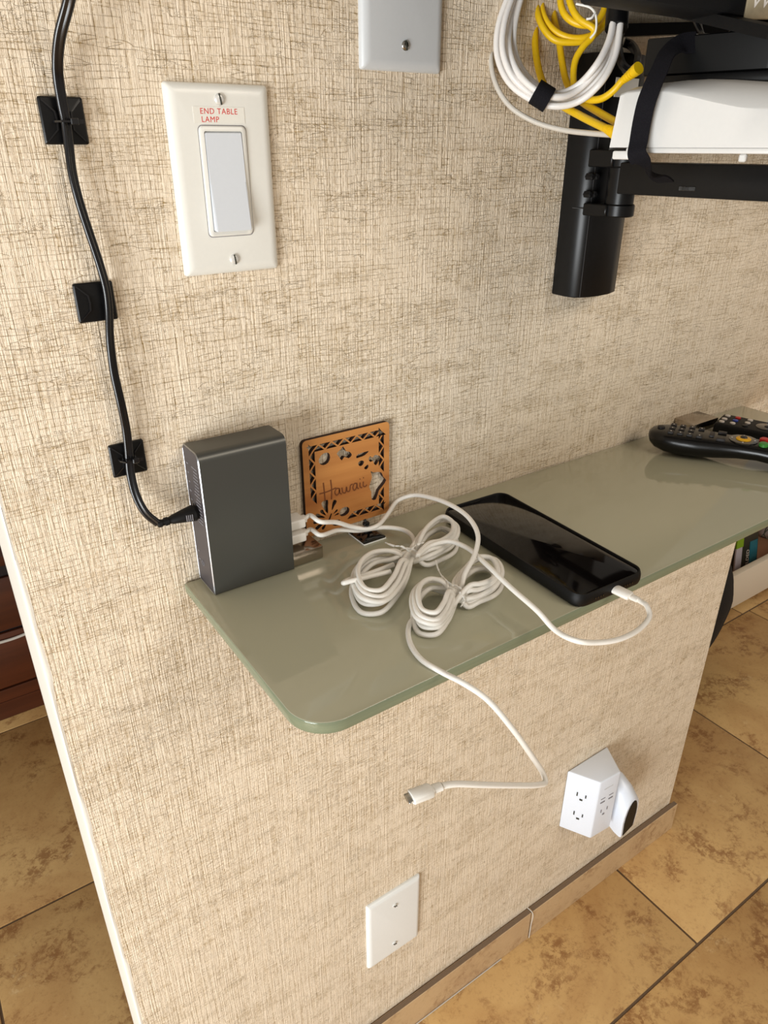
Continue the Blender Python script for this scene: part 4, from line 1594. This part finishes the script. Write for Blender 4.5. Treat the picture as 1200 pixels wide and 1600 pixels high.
obj('plinth', bx(-1.03, .28, DY - .002, DY + .0058, 0.001, zb - .002, .001, 1), M['dresser'], dr)
cl = thing('folded_cloth', (-.2, DY + .15, zt + .018), 'pale bluish white cloth lying on top of the dark dresser', 'cloth')
b = bmesh.new()
bmesh.ops.create_icosphere(b, subdivisions=4, radius=1)
for v in b.verts:
    nz_ = math.sin(v.co.x * 5 + v.co.z * 3) * .10 + math.sin(v.co.y * 7) * .06
    v.co = Vector((-.28 + v.co.x * .26 * (1 + nz_), DY + .16 + v.co.y * .15 * (1 + nz_), max(zt + .0185, zt + .018 + (v.co.z + .75) * .060 * (1 + nz_))))
obj('fabric', b, M['cloth'], cl, 60)
hc = thing('hanging_cord', (-.15, DY - .02, .2), 'thin white cord stretched across the front of the dark dresser', 'cord')
obj('cord', tube([ay(-160, 1024, DY - .012), ay(-80, 1022, DY - .012), ay(-20, 1009, DY - .010), ay(20, 998, DY - .009), ay(50, 986, DY - .008), ay(110, 960, DY - .008)], .0032, 8), M['greycable'], hc)
db = thing('door_wedge', (-.15, .23, 0), 'small dark brown wooden block on the floor at the wall foot, bottom left', 'wedge')
obj('block', prism([(-.1560, .0), (-.1560, .030), (-.09, .045), (-.09, 0)], 'y', .135, .205, .002, 2), M['dresserdark'], db)

# ================================================================== RIGHT BACKGROUND: WHITE UNIT, PACKS, BAG
UY = .345
zt_, zb_ = ay(1134, 908, UY)[2], ay(1139, 953, UY)[2]
su = thing('shelf_unit', (1.9, UY + .15, 0), 'low white open shelf unit beyond the right end of the wall', 'shelf unit')
obj('front_board', bx(1.44, 2.5, UY, UY + .018, zb_, zt_, .002, 2), M['lacquer'], su)
obj('deck', bx(1.44, 2.5, UY + .018, UY + .34, zt_ - .078, zt_ - .062), M['tan'], su)
obj('back_board', bx(1.44, 2.5, UY + .34, UY + .352, .01, .62), M['lacquer'], su)
obj('side_board', bx(1.422, 1.44, UY, UY + .352, .01, .62, .001, 1), M['lacquer'], su)
obj('side_board', bx(2.5, 2.518, UY, UY + .352, .01, .62, .001, 1), M['lacquer'], su)
obj('top_board', bx(1.42, 2.52, UY - .004, UY + .356, .62, .64, .002, 2), M['lacquer'], su)
for x in (1.46, 2.46):
    for y in (UY + .04, UY + .31):
        obj('foot', bx(x - .02, x + .02, y - .02, y + .02, 0, max(.012, zb_), .002, 1), M['black'], su)
ZD = zt_ - .062
# blister pack: stands on the deck leaning
PY = UY + .060
pk = thing('product_package', ay(1165, 880, PY), 'upright retail pack with pale lettering and teal print on the white unit', 'package')
pa = Vector(ay(1146, 903, PY)); pb_ = Vector(ay(1181, 893, PY))
pc0 = Vector(ay(1153, 838, PY)); pd = Vector(ay(1186, 822, PY))
lean = [pa, pb_, pd, pc0]


def quad(u0, u1, v0, v1, off, th_, name, mat, parent, bev=0):
    b = bmesh.new()
    cs = []
    for (u, v_) in ((u0, v0), (u1, v0), (u1, v1), (u0, v1)):
        p = (lean[0] * (1 - u) + lean[1] * u) * (1 - v_) + (lean[3] * (1 - u) + lean[2] * u) * v_
        cs.append(p)
    f0 = [b.verts.new(p + Vector((0, -off, 0))) for p in cs]
    f1 = [b.verts.new(p + Vector((0, -off + th_, 0))) for p in cs]
    b.faces.new(f0); b.faces.new(f1[::-1])
    for k in range(4):
        b.faces.new((f0[k], f0[(k + 1) % 4], f1[(k + 1) % 4], f1[k]))
    return obj(name, b, mat, parent, smooth=False)


quad(0, 1, 0, 1, 0, .012, 'carton', M['packdark'], pk)
quad(-.01, .26, 0, .70, .001, .004, 'side_panel', M['packwhite'], pk, )
quad(-.01, .30, .70, 1.0, .001, .004, 'side_panel', M['green'], pk).__setitem__('label', 'lime green corner')
quad(.62, .97, .10, .74, .001, .004, 'print_panel', M['teal'], pk)
xv = (lean[3] - lean[0]).normalized()
tdir_ = (lean[3] * .6 + lean[2] * .4) - (lean[0] * .6 + lean[1] * .4)
org = lean[0] * .44 + lean[1] * .56 + tdir_ * .02 + Vector((0, -.0025, 0))
ydir_ = -(lean[1] - lean[0]).normalized()
lt = text_bm('SHIELDED', .0220, tuple(org), tuple(tdir_.normalized()), tuple(ydir_), .0003, 1.0)
obj('lettering', lt, M['ptext'], pk, smooth=False)
org = lean[0] * .10 + lean[1] * .90 + tdir_ * .14 + Vector((0, -.0025, 0))
# plastic bag with stuff and red pack
pg = thing('plastic_bag', ay(1200, 860, UY + .1), 'crumpled clear plastic bag beside the retail pack on the white unit', 'bag')
b = bmesh.new()
bmesh.ops.create_icosphere(b, subdivisions=4, radius=1)
cc = Vector(ay(1212, 858, UY + .12))
for v in b.verts:
    f = 1 + .12 * math.sin(9 * v.co.x + 4 * v.co.y) + .10 * math.sin(11 * v.co.z + 5 * v.co.x)
    v.co = Vector((cc.x + v.co.x * .105 * f, cc.y + v.co.y * .07 * f, max(ZD + .001, ZD + .075 + v.co.z * .085 * f)))
obj('film', b, M['polybag'], pg, 70)
tube_pts = [ay(x, y, UY + .03) for x, y in ((1190, 838), (1202, 826), (1212, 832), (1206, 842), (1194, 834), (1200, 822), (1215, 824))]
obj('cord', tube(tube_pts, .0016, 6), M['packdark'], pg)
rp = thing('red_package', ay(1176, 828, UY + .13), 'small red carton peeking above the retail pack on the white unit', 'package')
q = ay(1176, 828, UY + .13)
obj('carton', bx(q[0] - .030, q[0] + .032, UY + .125, UY + .165, ZD, q[2] + .020, .001, 1), M['packred'], rp)

# black bag on the floor between wall and unit
bg_ = thing('tote_bag', (1.33, .30, 0), 'black cloth bag standing on the floor behind the wall end', 'bag')
b = bmesh.new()
bmesh.ops.create_uvsphere(b, u_segments=40, v_segments=28, radius=1)
cx_, cy_ = 1.255, .300
for v in b.verts:
    p = v.co
    rr = (abs(p.x) ** 2 + abs(p.y) ** 2) ** .5
    ang = math.atan2(p.y, p.x)
    zz = math.copysign(abs(p.z) ** .8, p.z)
    fold = 1 + .018 * math.sin(ang * 16)
    rr = rr ** .7
    z = .175 + zz * .175
    wid = .72 + .28 * min(1, z / .22)
    v.co = Vector((cx_ + math.cos(ang) * rr * .130 * fold * wid, cy_ + math.sin(ang) * rr * .100 * fold * wid, max(.0, z)))
obj('body', b, M['bag'], bg_, 60)
obj('strap', tube([(1.18, .30, .32), (1.19, .30, .40), (1.24, .30, .44), (1.30, .30, .40), (1.31, .30, .32)], .006, 8), M['fabricblack'], bg_)
